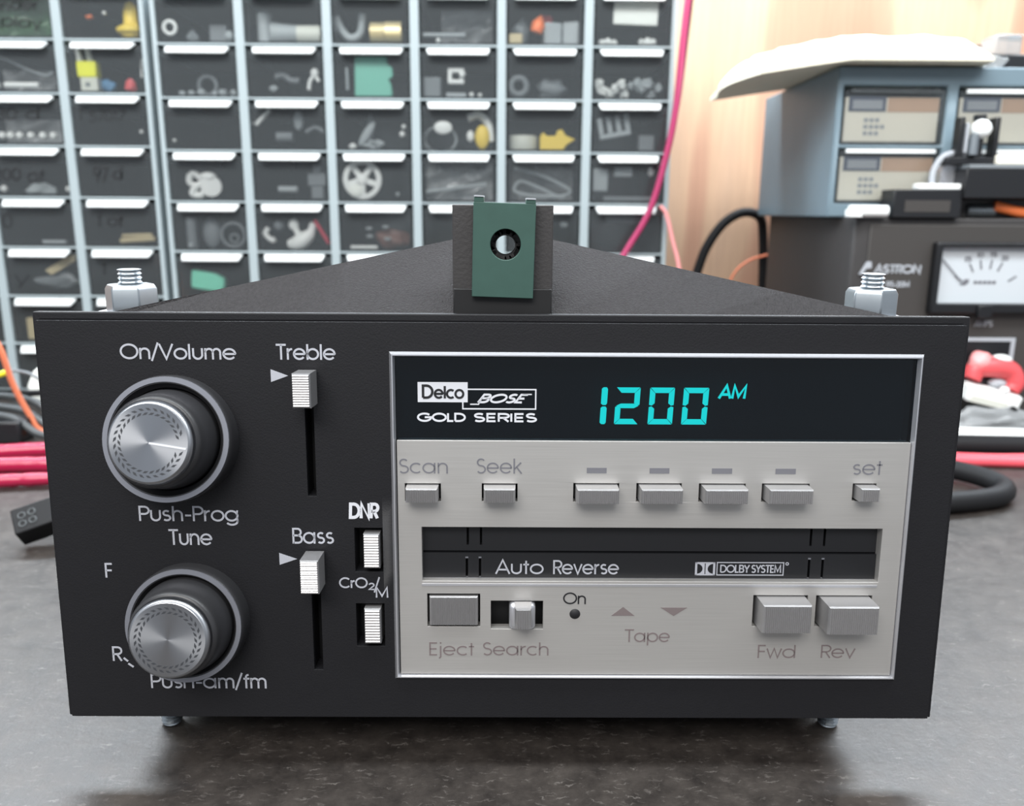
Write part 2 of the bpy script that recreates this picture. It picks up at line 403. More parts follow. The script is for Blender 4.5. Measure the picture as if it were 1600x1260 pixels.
# ------------------------------------------------------------------ lettering: a monoline geometric alphabet, cap height 1
def arc(cx, cy, rx_, ry_, a0, a1, n=18):
    return [(cx + rx_ * math.cos(math.radians(a0 + (a1 - a0) * i / n)), cy + ry_ * math.sin(math.radians(a0 + (a1 - a0) * i / n))) for i in range(n + 1)]
def ring(cx, cy, r): return arc(cx, cy, r, r, 0, 360, 28)
XH, CY, R0 = 0.73, 0.365, 0.32
G = {
    'a': ([ring(.37, CY, R0), [(.69, 0), (.69, XH)]], .82), 'b': ([ring(.40, CY, R0), [(.08, 0), (.08, 1)]], .80),
    'c': ([arc(.37, CY, R0, R0, 48, 312)], .70), 'd': ([ring(.37, CY, R0), [(.69, 0), (.69, 1)]], .82),
    'e': ([[(.05, CY)] + [(.69, CY)] + arc(.37, CY, R0, R0, 0, 322, 26)], .78), 'f': ([arc(.33, .80, .15, .15, 90, 180, 8) + [(.18, 0)], [(.03, .68), (.36, .68)]], .38),
    'g': ([ring(.37, CY, R0), [(.69, XH), (.69, 0)] + arc(.38, .02, .31, .25, 0, -150, 14)], .82),
    'h': ([[(.08, 0), (.08, 1)], arc(.32, .43, .24, .25, 180, 0) + [(.56, 0)]], .68), 'j': ([[(.13, XH), (.13, -.08)] + arc(.01, -.08, .12, .12, 0, -80, 6), [(.13, .90), (.13, 1.0)]], .26),
    'k': ([[(.08, 0), (.08, 1)], [(.10, .30), (.48, XH)], [(.22, .43), (.52, 0)]], .56), 'l': ([[(.09, 0), (.09, 1)]], .22), 'i': ([[(.09, 0), (.09, XH)], [(.09, .9), (.09, 1)]], .22),
    'm': ([[(.08, 0), (.08, XH)], arc(.28, .46, .20, .23, 180, 0) + [(.48, 0)], arc(.68, .46, .20, .23, 180, 0) + [(.88, 0)]], 1.0),
    'n': ([[(.08, 0), (.08, XH)], arc(.32, .43, .24, .26, 180, 0) + [(.56, 0)]], .68), 'o': ([ring(.37, CY, R0)], .76),
    'p': ([ring(.40, CY, R0), [(.08, -.27), (.08, XH)]], .80), 'r': ([[(.08, 0), (.08, XH)], arc(.34, .40, .26, .28, 180, 88, 8)], .40),
    's': ([arc(.26, .53, .17, .155, 40, 270, 12) + arc(.26, .215, .19, .165, 90, -140, 12)], .54), 't': ([[(.17, 0), (.17, .95)], [(.02, .68), (.32, .68)]], .36),
    'u': ([[(.08, XH)] + arc(.32, .30, .24, .26, 180, 360) + [(.56, XH)]], .66), 'v': ([[(.03, XH), (.29, .02), (.55, XH)]], .60),
    'w': ([[(.03, XH), (.23, .02), (.43, XH), (.63, .02), (.83, XH)]], .88), 'x': ([[(.03, 0), (.5, XH)], [(.5, 0), (.03, XH)]], .54), 'y': ([[(.03, XH), (.29, .02)], [(.55, XH), (.2, -.25)]], .58),
    'z': ([[(.03, XH), (.45, XH), (.03, 0), (.45, 0)]], .5),
    'A': ([[(.02, 0), (.38, 1), (.74, 0)], [(.14, .31), (.62, .31)]], .78),
    'B': ([[(.08, 0), (.08, .95), (.34, .95)] + arc(.34, .735, .20, .215, 90, -90, 10) + [(.08, .52)], [(.34, .52)] + arc(.36, .285, .23, .235, 90, -90, 10) + [(.08, .05)]], .66),
    'C': ([arc(.5, .5, .45, .45, 45, 315, 26)], .92), 'D': ([[(.08, .05), (.08, .95), (.32, .95)] + arc(.32, .5, .42, .45, 90, -90, 16) + [(.08, .05)]], .82),
    'E': ([[(.48, .95), (.08, .95), (.08, .05), (.48, .05)], [(.08, .5), (.45, .5)]], .56), 'F': ([[(.08, 0), (.08, .95), (.46, .95)], [(.08, .5), (.43, .5)]], .52),
    'G': ([arc(.5, .5, .45, .45, 42, 360, 28) + [(.52, .5)]], 1.02), 'I': ([[(.08, 0), (.08, 1)]], .2), 'L': ([[(.08, 1), (.08, .05), (.44, .05)]], .5),
    'M': ([[(.08, 0), (.10, 1), (.46, .15), (.82, 1), (.84, 0)]], .94), 'N': ([[(.08, 0), (.08, 1), (.66, 0), (.66, 1)]], .76), 'O': ([ring(.5, .5, .45)], 1.02),
    'P': ([[(.08, 0), (.08, .95), (.34, .95)] + arc(.34, .71, .24, .24, 90, -90, 12) + [(.08, .47)]], .62), 'R': ([[(.08, 0), (.08, .95), (.34, .95)] + arc(.34, .71, .24, .24, 90, -90, 12) + [(.08, .47)], [(.30, .47), (.56, 0)]], .62),
    'S': ([arc(.30, .735, .21, .22, 35, 270, 14) + arc(.30, .275, .24, .235, 90, -145, 14)], .62), 'T': ([[(.0, .95), (.60, .95)], [(.30, 0), (.30, .95)]], .62),
    'U': ([[(.08, 1)] + arc(.34, .32, .26, .28, 180, 360) + [(.60, 1)]], .7), 'V': ([[(.02, 1), (.38, .02), (.74, 1)]], .78), 'Y': ([[(.02, 1), (.32, .45), (.62, 1)], [(.32, .45), (.32, 0)]], .66),
    'W': ([[(.02, 1), (.25, 0), (.48, 1), (.71, 0), (.94, 1)]], .98), 'H': ([[(.08, 0), (.08, 1)], [(.6, 0), (.6, 1)], [(.08, .5), (.6, .5)]], .7),
    '-': ([[(.05, .38), (.38, .38)]], .44), '/': ([[(.0, -.12), (.38, 1.08)]], .42), ' ': ([], .42), '.': ([[(.05, 0), (.05, .1)]], .14),
    '0': ([arc(.3, .5, .25, .45, 0, 360, 24)], .62), '1': ([[(.05, .75), (.22, .98), (.22, 0)]], .38), '2': ([arc(.3, .7, .24, .25, 170, -30, 12) + [(.05, .05), (.56, .05)]], .62),
    '3': ([arc(.28, .72, .2, .23, 150, -90, 12) + arc(.28, .26, .23, .23, 90, -150, 12)], .58), '5': ([[(.5, .95), (.14, .95), (.1, .55)] + arc(.28, .33, .24, .28, 120, -150, 12)], .6),
    '7': ([[(.03, .95), (.52, .95), (.18, 0)]], .56), '9': ([ring(.3, .68, .25), [(.55, .68), (.3, 0)]], .62),
}
def layout(word, x0, z0, x1, h, shear=0.0, jitter=0.0, seed=1):
    """The strokes of a word, scaled to run from x0 to x1 with baseline z0 and cap height h."""
    rnd = random.Random(seed); pen = 0.0; out = []
    for ch in word:
        st, adv = G[ch]; jz = rnd.uniform(-jitter, jitter); js = 1 + rnd.uniform(-jitter, jitter)
        for pl in st: out.append([(pen + p[0], p[1] * js + jz) for p in pl])
        pen += adv
    xs = [p[0] + shear * p[1] for pl in out for p in pl]; a, b = min(xs), max(xs); k = (x1 - x0) / (b - a)
    return [[(x0 + (p[0] + shear * p[1] - a) * k, z0 + p[1] * h) for p in pl] for pl in out]
def text(word, x0, z0, x1, h, y, w, m, parent, shear=0.0, jitter=0.0, seed=1, name='lettering', thick=0.05):
    mb = MB()
    i = w / 2 * 0.8
    for pl in layout(word, x0 + i, z0, x1 - i, h, shear, jitter, seed):
        c = len(pl) > 3 and (Vector(pl[0]) - Vector(pl[-1])).length < 1e-4
        mb.ribbon(pl[:-1] if c else pl, w, y, y - thick, c)
    return mb.build(name, m, parent, smooth=0)

# ================================================================== SETTING
bench = MB().box(-700, 800, -420, 519, -40, 0).build('workbench', 'bench', bevel=2)
tag(bench, 'worn black workbench top with pale scratches under everything', 'workbench')
wall = MB().box(-900, 1000, 520, 545, -60, 700).build('wall_back', 'wood')
tag(wall, 'light plywood wall behind the bench', 'wall', kind='structure')

# ================================================================== CAR RADIO (local frame: x right, y away, z up along the face)
FY = -1.2
radio = empty('car_radio', (0, 0, 12), 'black car cassette radio with silver control panel and glowing clock on the bench', 'car radio', rot=(-math.radians(3.0), 0, 0))
holes = [(-40.35, -38.5, 50.7, 77.2), (-40.35, -38.4, 11.9, 38.6), (-30.9, -25.0, 34.2, 43.9), (-31.0, -24.95, 17.4, 27.1), (-22.0, 84.6, 10.9, 80.1)]
face = MB().plate(-93.4, 93.4, 0.8, 86.9, FY, 4, holes).build('face_plate', 'face', radio, bevel=0.35)
MB().plate(-95, 95, 0, 88.5, 0.6, 3.2, [(-93.4, 93.4, 0.8, 86.9)]).build('rim', 'face', face, bevel=0.25)
MB().box(-82, 82, 5.5, 150, -3.2, 80).build('chassis', 'deep', radio, bevel=0.6)
# lettering on the black face
TY = FY - 0.005
for wd, x0, z0, x1, h in (('On/Volume', -77.0, 79.2, -53.7, 3.1), ('Treble', -45.8, 79.25, -33.7, 3.15), ('Push-Prog', -75.6, 45.2, -55.0, 3.25), ('Tune', -69.9, 40.0, -60.7, 3.4),
                          ('F', -83.6, 32.7, -81.95, 3.2), ('R', -83.5, 13.8, -81.4, 3.3), ('Push-am/fm', -75.7, 7.5, -50.85, 3.3), ('Bass', -43.85, 40.4, -35.25, 3.4)):
    text(wd, x0, z0, x1, h, TY, 0.40, 'white_ink', face)
text('CrO', -34.4, 30.6, -28.4, 2.3, TY, 0.34, 'white_ink', face)
text('2', -28.2, 30.2, -26.9, 1.5, TY, 0.28, 'white_ink', face)
MB().ribbon([(-27.0, 29.6), (-25.9, 33.0)], 0.32, TY, TY - .05).build('lettering', 'white_ink', face, smooth=0)
text('M', -26.7, 28.45, -24.1, 2.3, TY, 0.34, 'white_ink', face)
text('DNR', -31.9, 46.0, -25.6, 3.2, TY, 0.66, 'bright_ink', face, shear=0.05)
for a, b in (((-81.2, 14.5), (-80.3, 13.7)), ((-80.3, 13.2), (-79.2, 12.4))): MB().ribbon([a, b], 0.42, TY, TY - .05).build('dash_mark', 'white_ink', face, smooth=0)
for a, b, z in ((-46.9, -43.4, 75.97), (-46.8, -43.1, 37.0)):
    MB().prism([(a, z + 1.3), (b, z), (a, z - 1.3)], TY, TY - .06).build('pointer_mark', 'white_ink', face, smooth=0)

def ribbed(x0, x1, z0, z1, y0, y1, n, axis='x', depth=0.28, taper=0.0):
    """A key cap with a finely ribbed front at y0 (towards the viewer) and its foot at y1."""
    mb = MB(); e = 0.45
    fx0, fx1, fz0, fz1 = x0 + taper, x1 - taper, z0 + taper, z1 - taper
    # shell: foot ring, shoulder ring, front border ring
    rings = [[(x0, y1, z0), (x1, y1, z0), (x1, y1, z1), (x0, y1, z1)], [(fx0, y0 + e, fz0), (fx1, y0 + e, fz0), (fx1, y0 + e, fz1), (fx0, y0 + e, fz1)],
             [(fx0 + e * .5, y0, fz0 + e * .5), (fx1 - e * .5, y0, fz0 + e * .5), (fx1 - e * .5, y0, fz1 - e * .5), (fx0 + e * .5, y0, fz1 - e * .5)]]
    vs = [p for r in rings for p in r]; fs = [(3, 2, 1, 0)]
    for a in (0, 4):
        for i in range(4): fs.append((a + i, a + (i + 1) % 4, a + 4 + (i + 1) % 4, a + 4 + i))
    mb.add(vs, fs)
    gx0, gx1, gz0, gz1 = fx0 + e * .5, fx1 - e * .5, fz0 + e * .5, fz1 - e * .5
    vs = []; fs = []
    for i in range(2 * n + 1):
        t = i / (2 * n); d = 0 if i % 2 == 0 else -depth
        if axis == 'x':
            x = gx0 + (gx1 - gx0) * t; vs += [(x, y0 + d, gz0), (x, y0 + d, gz1)]
        else:
            z = gz0 + (gz1 - gz0) * t; vs += [(gx0, y0 + d, z), (gx1, y0 + d, z)]
    for i in range(2 * n): fs.append((2 * i, 2 * i + 2, 2 * i + 3, 2 * i + 1))
    mb.add(vs, fs)
    return mb

# sliders
for nm, x0, x1, z0, z1, n in (('treble_slider', -41.1, -37.5, 70.4, 77.3, 13), ('bass_slider', -41.0, -37.2, 31.8, 39.0, 14)):
    k = ribbed(x0, x1, z0, z1, FY - 6.6, FY - 0.7, n, 'z', 0.15).build(nm, 'button', radio, smooth=25, label='silver ribbed slider key on the ' + nm.split('_')[0] + ' slot')
    MB().box(-40.1, -38.7, FY - 0.8, 4.5, z0 + 2, z1 - 2).build('slider_stem', 'deep', k)
# rocker switches
for z0, z1, x0, x1, w in ((35.4, 42.9, -28.9, -25.5, 'DNR'), (18.5, 26.4, -29.1, -25.6, 'tape type')):
    ribbed(x0, x1, z0, z1, FY - 1.4, 4.6, 12, 'z', 0.15).build('rocker_switch', 'button', radio, smooth=25)

# chrome trim frame, one closed moulding with chamfered face
mb = MB()
for i, (d, y) in enumerate(((0, FY), (0.5, FY - 0.8), (0.72, FY - 0.8), (1.05, FY + 0.4))):
    mb.v += [(-22.9 + d, y, 10.0 + d), (85.3 - d, y, 10.0 + d), (85.3 - d, y, 81.0 - d), (-22.9 + d, y, 81.0 - d)]
for a in (0, 4, 8):
    for i in range(4): mb.f.append((a + i, a + (i + 1) % 4, a + 4 + (i + 1) % 4, a + 4 + i))
trim = mb.build('trim_frame', 'satin', radio, smooth=0, label='polished chrome frame round the display and control panel')
# dark reveal under the panel
MB().box(-21.9, 84.5, 4.2, 5.4, 11, 80).build('inner_tray', 'deep', radio)

# display: dark pane, backing, digits
win = MB().box(-21.8, 84.4, FY + 0.55, FY + 1.1, 62.75, 79.85).build('display_window', 'screen', radio, smooth=0, label='dark glossy display pane')
MB().box(-21.8, 84.4, 3.4, 4.1, 62.4, 79.85).build('display_backing', 'screenback', win, smooth=0)
def seg7(mb, x0, x1, z0, z1, on, y=1.5, t=1.12, sl=0.045):
    zm = (z0 + z1) / 2; g = 0.10
    def quad(pts): mb.prism([(x + (z - zm) * sl, z) for x, z in pts], y, y + 0.15)
    h = t * 0.42
    if 'a' in on: quad([(x0 + g, z1), (x1 - g, z1), (x1 - t - g * 0, z1 - t), (x0 + t, z1 - t)])
    if 'd' in on: quad([(x0 + g, z0), (x0 + t, z0 + t), (x1 - t, z0 + t), (x1 - g, z0)])
    if 'g' in on: quad([(x0 + g * 2, zm), (x0 + t, zm + h), (x1 - t, zm + h), (x1 - g * 2, zm), (x1 - t, zm - h), (x0 + t, zm - h)])
    for s, x, dx in (('f', x0, t), ('b', x1, -t)):
        if s in on: quad([(x, z1 - g), (x, zm + h * .5), (x + dx * .5, zm + g), (x + dx, zm + h + g), (x + dx, z1 - t - g)])
    for s, x, dx in (('e', x0, t), ('c', x1, -t)):
        if s in on: quad([(x, z0 + g), (x + dx, z0 + t + g), (x + dx, zm - h - g), (x + dx * .5, zm - g), (x, zm - h * .5)])
mb = MB()
for za, zb in ((65.75, 69.45), (69.8, 73.5)):
    mb.prism([(x + ((za + zb) / 2 + dz - 69.6) * .045, (za + zb) / 2 + dz) for x, dz in ((20.4, -1.55), (20.75, -1.85), (21.4, -1.85), (21.65, -1.5), (21.65, 1.5), (21.4, 1.85), (20.75, 1.85), (20.4, 1.55))], 1.5, 1.65)
mb.build('display_digit', 'vfd', win, smooth=0)
for x0, x1, on in ((23.4, 28.4, 'abged'), (30.4, 35.5, 'abcdef'), (37.4, 42.6, 'abcdef')):
    mb = MB(); seg7(mb, x0, x1, 65.75, 73.5, on); mb.build('display_digit', 'vfd', win, smooth=0)
text('AM', 44.6, 71.3, 50.6, 2.7, 1.5, 0.55, 'vfd', win, shear=0.12, name='display_letters')
# printed marks on the pane
PY = FY + 0.54
MB().box(-17.3, -7.1, PY - .04, PY, 70.6, 74.75).build('logo_plate', 'bright_ink', win, smooth=0)
mb = MB()
for pl, w in ((layout('D', -16.2, 71.4, -14.3, 2.75), .52), (layout('elco', -13.8, 71.4, -8.0, 2.55), .46)):
    for s in pl: mb.ribbon(s, w, PY - .04, PY - .09)
mb.build('lettering', 'black_ink', win, smooth=0)
mb = MB().ribbon([(-7.1, 73.3), (6.8, 73.3), (6.8, 69.25), (-8.1, 69.25), (-8.1, 70.6)], 0.28, PY, PY - .05)
mb.ribbon([(-6.6, 70.2), (-4.9, 70.2), (-4.3, 71.3)], 0.25, PY, PY - .05)
for s in layout('BOSE', -5.0, 70.55, 5.2, 1.75, shear=0.42): mb.ribbon(s, 0.42, PY, PY - .05)
mb.ribbon([(4.2, 72.3), (6.0, 72.3)], 0.25, PY, PY - .05)
mb.build('lettering', 'bright_ink', win, smooth=0)
mb = MB()
for s in layout('GOLD', -17.3, 66.6, -7.7, 1.7): mb.ribbon(s, 0.40, PY, PY - .05)
for s in layout('SERIES', -5.6, 66.6, 6.9, 1.7): mb.ribbon(s, 0.40, PY, PY - .05)
mb.build('lettering', 'bright_ink', win, smooth=0)

# silver control panel
SY = FY - 0.15
bt = [('Scan', -20.15, -12.7, 49.75, 53.6), ('Seek', -4.2, 3.2, 49.8, 53.65), ('p', 14.8, 24.3, 49.8, 53.8), ('p', 27.9, 37.3, 49.85, 53.85), ('p', 40.9, 50.6, 49.9, 53.85), ('p', 54.0, 63.9, 49.95, 53.9), ('set', 72.9, 77.8, 50.25, 54.0),
      ('Eject', -15.8, -4.55, 22.0, 29.45), ('Fwd', 53.6, 65.2, 22.3, 29.35), ('Rev', 67.0, 78.9, 22.35, 29.35)]
tape = (-16.8, 79.9, 32.3, 44.2); srch = (-2.3, 8.85, 21.5, 27.9); led = (14.5, 16.8, 23.8, 26.1)
panel = MB().plate(-21.65, 84.2, 11.1, 62.7, SY, 1.2, [b[1:] for b in bt] + [tape, srch]).build('control_panel', 'brushed', radio, bevel=0.18, label='brushed silver control panel')
PY2 = SY - 0.005
for wd, x0, z0, x1, h, m in (('Scan', -21.2, 55.75, -11.25, 3.1, 'grey_ink'), ('Seek', -5.2, 55.8, 4.15, 3.2, 'grey_ink'), ('set', 72.7, 55.9, 78.8, 3.1, 'grey_ink'), ('On', 13.1, 27.2, 17.9, 2.6, 'black_ink'),
                             ('Tape', 26.3, 18.65, 36.1, 2.9, 'taupe_ink'), ('Eject', -15.45, 15.4, -5.75, 3.0, 'taupe_ink'), ('Search', -3.9, 15.45, 10.1, 3.0, 'taupe_ink'), ('Fwd', 55.25, 15.05, 63.3, 3.0, 'taupe_ink'), ('Rev', 68.9, 15.1, 76.3, 3.0, 'taupe_ink')):
    text(wd, x0, z0, x1, h, PY2, 0.32, m, panel)
for x0, x1 in ((17.5, 21.6), (30.5, 34.6), (43.4, 47.6), (56.6, 60.8)):
    MB().box(x0, x1, PY2 - .05, PY2, 55.95, 57.1).build('preset_mark', 'grey_ink', panel, smooth=0)
MB().prism([(23.4, 24.6), (28.4, 24.6), (25.9, 26.6)], PY2, PY2 - .05).build('tape_arrow', 'taupe_ink', panel, smooth=0)
MB().prism([(33.9, 26.5), (39.6, 26.5), (36.75, 24.6)], PY2, PY2 - .05).build('tape_arrow', 'taupe_ink', panel, smooth=0)
MB().lathe([(0, -0.35), (0.7, -0.3), (1.15, 0.0), (1.15, 1.0)], 'y', 32, (15.65, SY, 24.95)).build('indicator_lamp', 'black_ink', radio)
for nm, x0, x1, z0, z1 in bt:
    d, n, nmb = {'Eject': (0.6, 26, 'eject_button'), 'Fwd': (4.9, 24, 'forward_button'), 'Rev': (5.6, 24, 'reverse_button'), 'set': (3.2, 9, 'set_button'), 'p': (4.0, 20, 'preset_button'), 'Scan': (3.4, 17, 'scan_button'), 'Seek': (3.4, 17, 'seek_button')}[nm]
    ex = 0.35 if nm not in ('Fwd', 'Rev') else 0.6
    zz = 0.0 if nm in ('Eject',) else 0.15
    ribbed(x0 + ex, x1 - ex, z0 + 0.35 + zz, z1 - (0.35 if nm == 'Eject' else 0.15) , SY - d, 3.5, n, 'x', 0.26, 0.12).build(nmb, 'button', radio, smooth=25)
# search switch: wide foot and narrow ribbed key
k = MB().box(1.6, 7.2, SY - 1.2, 3.5, 21.75, 27.6).build('search_switch', 'satin', radio, bevel=0.9, seg=3)
ribbed(2.75, 6.35, 23.3, 28.1, SY - 4.6, SY - 0.9, 6, 'x', 0.26, 0.15).build('switch_key', 'button', k, smooth=25)
# tape slot: recessed doors with grooves, pale lower lip
door = MB().plate(-16.8, 79.9, 38.2, 44.6, 1.0, 2.6, [(-7.5, -7.0, 39.5, 44.4), (-4.7, -4.2, 39.5, 44.4), (65.6, 66.1, 39.5, 44.4), (68.5, 69.0, 39.5, 44.4)]).build('tape_door', 'tape', radio, smooth=0)
door2 = MB().plate(-16.8, 79.9, 31.6, 37.9, 0.5, 2.4, [(-7.7, -7.2, 32.4, 37.0), (-4.9, -4.4, 32.4, 37.0), (65.4, 65.9, 32.4, 37.0), (68.3, 68.8, 32.4, 37.0)]).build('tape_door', 'tape', radio, smooth=0)
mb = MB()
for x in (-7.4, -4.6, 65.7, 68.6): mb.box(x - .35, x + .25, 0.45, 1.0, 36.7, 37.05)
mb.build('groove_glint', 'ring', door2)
text('Auto', -1.4, 33.2, 8.9, 3.1, 0.49, 0.36, 'white_ink', door2); text('Reverse', 11.0, 33.2, 25.0, 3.1, 0.49, 0.36, 'white_ink', door2)
mb = MB()
# the double-D mark: two solid blocks with D shapes cut out, drawn as bars and arcs
for x, sgn in ((41.3, 1), (45.6, -1)):
    pts = [(x, 33.05), (x + sgn * .45, 33.05), (x + sgn * .45, 36.0), (x, 36.0)]
    mb.prism(pts, .48, .43)
    a = arc(x + sgn * .45, 34.52, 1.25, 1.2, -90, 90, 14) if sgn > 0 else arc(x + sgn * .45, 34.52, 1.25, 1.2, 270, 90, 14)
    mb.ribbon(a, .18, .48, .43)
    for i in range(14):
        p, q = a[i], a[i + 1]; xe = x + sgn * 2.05
        mb.add([(p[0], .47, p[1]), (q[0], .47, q[1]), (xe, .47, q[1]), (xe, .47, p[1])], [(0, 1, 2, 3)])
mb.prism([(41.3, 35.75), (45.6, 35.75), (45.6, 36.0), (41.3, 36.0)], .48, .43).prism([(41.3, 33.05), (45.6, 33.05), (45.6, 33.3), (41.3, 33.3)], .48, .43)
mb.ribbon([(46.0, 33.15), (60.2, 33.15), (60.2, 35.95), (46.0, 35.95)], 0.2, .48, .43, True)
for s in layout('DOLBY', 46.8, 33.7, 52.9, 1.7): mb.ribbon(s, .27, .48, .43)
for s in layout('SYSTEM', 53.5, 33.7, 59.6, 1.7): mb.ribbon(s, .27, .48, .43)
mb.ribbon(ring(60.95, 35.7, .28)[:-1], .18, .48, .43, True)
mb.build('lettering', 'white_ink', door2, smooth=0)
MB().prism([(SY - .1, 31.2), (SY - .1, 31.7), (1.0, 32.5), (1.2, 31.2)], -16.9, 79.7, 'yz').build('slot_lip', 'satin', radio, smooth=0)

# knobs
def knob(nm, x, z, tilt, lean, ptr, k=1.0):
    """Concentric control: dark collar with silver ring, tapered black body, spun aluminium cap with a leaf wreath."""
    b = MB().lathe([(0, 2), (10.0, 2), (10.0, -4.6), (9.75, -6.2), (9.3, -8.5), (9.1, -10.3), (8.75, -11.0), (8.3, -11.3), (0, -11.3)], 'y', 72).build(nm, 'knob', radio, smooth=35, loc=(x, FY, z), rot=(tilt, 0, lean))
    # fine grip ribs
    MB().lathe([(12.9, 1.6), (12.9, -3.6), (12.75, -4.7), (12.5, -5.0), (11.3, -5.0), (11.2, -4.6), (10.4, -3.6), (10.2, 0)], 'y', 72).move(Matrix.Diagonal((k, 1, k, 1))).build('collar', 'knob', b, smooth=35)
    MB().lathe([(12.6, -4.98), (12.55, -5.25), (11.55, -5.25), (11.45, -4.98)], 'y', 72).move(Matrix.Diagonal((k, 1, k, 1))).build('silver_ring', 'ring', b, smooth=20)
    MB().lathe([(0, -11.2), (8.3, -11.2), (8.3, -11.9), (8.1, -12.5), (7.65, -13.0), (7.45, -13.1), (7.2, -13.1), (0, -13.1)], 'y', 96).build('cap', 'spun', b, smooth=25, label='spun aluminium knob cap')
    mb = MB(); n = 30
    for i in range(n):
        a = 2 * PI * i / n
        if ptr is not None and abs((a - ptr + PI) % (2 * PI) - PI) < 0.16: continue
        for r, da in ((5.55, 0.42), (6.45, -0.42)):
            aa = a + (0.5 * 2 * PI / n if r > 6 else 0); c = Vector((r * math.cos(aa), r * math.sin(aa)))
            t = Vector((-math.sin(aa), math.cos(aa))); t = Matrix.Rotation(da, 2) @ t; nn = Vector((-t.y, t.x))
            q = [c - t * .62, c - t * .1 + nn * .24, c + t * .62, c - t * .1 - nn * .24]
            mb.prism([(p.x, p.y) for p in q], -13.1, -13.14)
    mb.build('leaf_wreath', 'wreath', b, smooth=0)
    if ptr is not None:
        c = Vector((math.cos(ptr), math.sin(ptr)))
        MB().ribbon([tuple(c * 0.1), tuple(c * 7.2)], 0.34, -13.1, -13.2).build('pointer_line', 'bright_ink', b, smooth=0)
knob('volume_knob', -66.9, 63.0, math.radians(-8), math.radians(0), math.radians(-9))
knob('tuning_knob', -65.9, 23.7, math.radians(-5.5), math.radians(0), None, 0.955)

# top bracket: leaning triangular plate, post, green clip
def w2f(X, Y, Z):
    c, s = math.cos(math.radians(3)), math.sin(math.radians(3)); z = Z - 12
    return (X, Y * c - z * s, Y * s + z * c)
def leaning(pts, off):
    return [w2f(x, y + off, z) for x, y, z in pts]
def tri_pt(x):     # the plate leans back: further from the foot edge = higher and deeper
    k = 1 - abs(x) / 84.0; return (x, 9.2 + 22 * k, 99.2 + 17.6 * k)
xs = [-84, -60, -34, -9.8, -9.0, 9.0, 9.8, 34, 60, 84]
top = [tri_pt(x) if abs(x) > 9.5 else (x, 15.5, 106.0) for x in xs]; foot = [(x, 9.0, 97.8) for x in xs]
P0 = leaning(foot, 0) + leaning(top, 0); n = len(xs)
P1 = [(a, b + 1.2, c - 0.9) for a, b, c in P0]
mb = MB().add(P0 + P1, [(i, i + 1, n + i + 1, n + i) for i in range(n - 1)] + [(2 * n + i, 3 * n + i, 3 * n + i + 1, 2 * n + i + 1) for i in range(n - 1)] +
              [(n + i, n + i + 1, 3 * n + i + 1, 3 * n + i) for i in range(n - 1)] + [(i, 2 * n + i, 2 * n + i + 1, i + 1) for i in range(n - 1)] + [(0, n, 3 * n, 2 * n), (n - 1, 3 * n - 1, 4 * n - 1, 2 * n - 1)])
mb.build('bracket_plate', 'crinkle', radio, smooth=0, label='dark textured triangular bracket plate')
hx, hz = 0.45, 114.2
post = MB().holed(-10.3, 10.1, 99.5, 121.9, 9, 14.5, hx, hz - .3, 2.0)
post.v = [w2f(*p) for p in post.v]
post = post.build('bracket_post', 'supply', radio, bevel=0.2, label='black square post standing on the bracket')
clip = MB().holed(-6.1, 6.3, 103.6, 122.3, 6.2, 7.6, hx, hz, 3.05)
clip.box(-6.0, -4.1, 6.2, 14.0, 122.2, 123.3).box(4.3, 6.2, 6.2, 14.0, 122.2, 123.1).box(-4.1, 4.3, 7.6, 9.2, 121.6, 122.2)
clip.v = [(p[0] + (p[2] - 113) * 0.022, p[1], p[2] - p[0] * 0.03) for p in clip.v]; clip.v = [w2f(*p) for p in clip.v]
clip = clip.build('nut_clip', 'green', post, bevel=0.12, label='green metal nut clip with round hole')
cp = MB().box(-6.0, -4.1, 6.0, 13.9, 123.3, 123.6).box(4.3, 6.2, 6.0, 13.9, 123.1, 123.4); cp.v = [(p[0] + .22, p[1], p[2] - p[0] * .03) for p in cp.v]; cp.v = [w2f(*p) for p in cp.v]; cp.build('tip_glints', 'palelabel', clip, smooth=0)  # pale strips: reflected light on the prong tops built in as colour
ft = MB().box(-10.1, 9.9, 7.7, 9, 98.5, 105.2); ft.v = [w2f(*p) for p in ft.v]; ft.build('post_foot', 'deep', post, bevel=.15)
lin_ = MB().lathe([(3.05, 6.4), (3.05, 9.0), (2.0, 9.0), (2.0, 8.8)], 'y', 40, (hx, 0, hz)); lin_.v = [w2f(*p) for p in lin_.v]; lin_.build('hole_liner', 'deep', post)
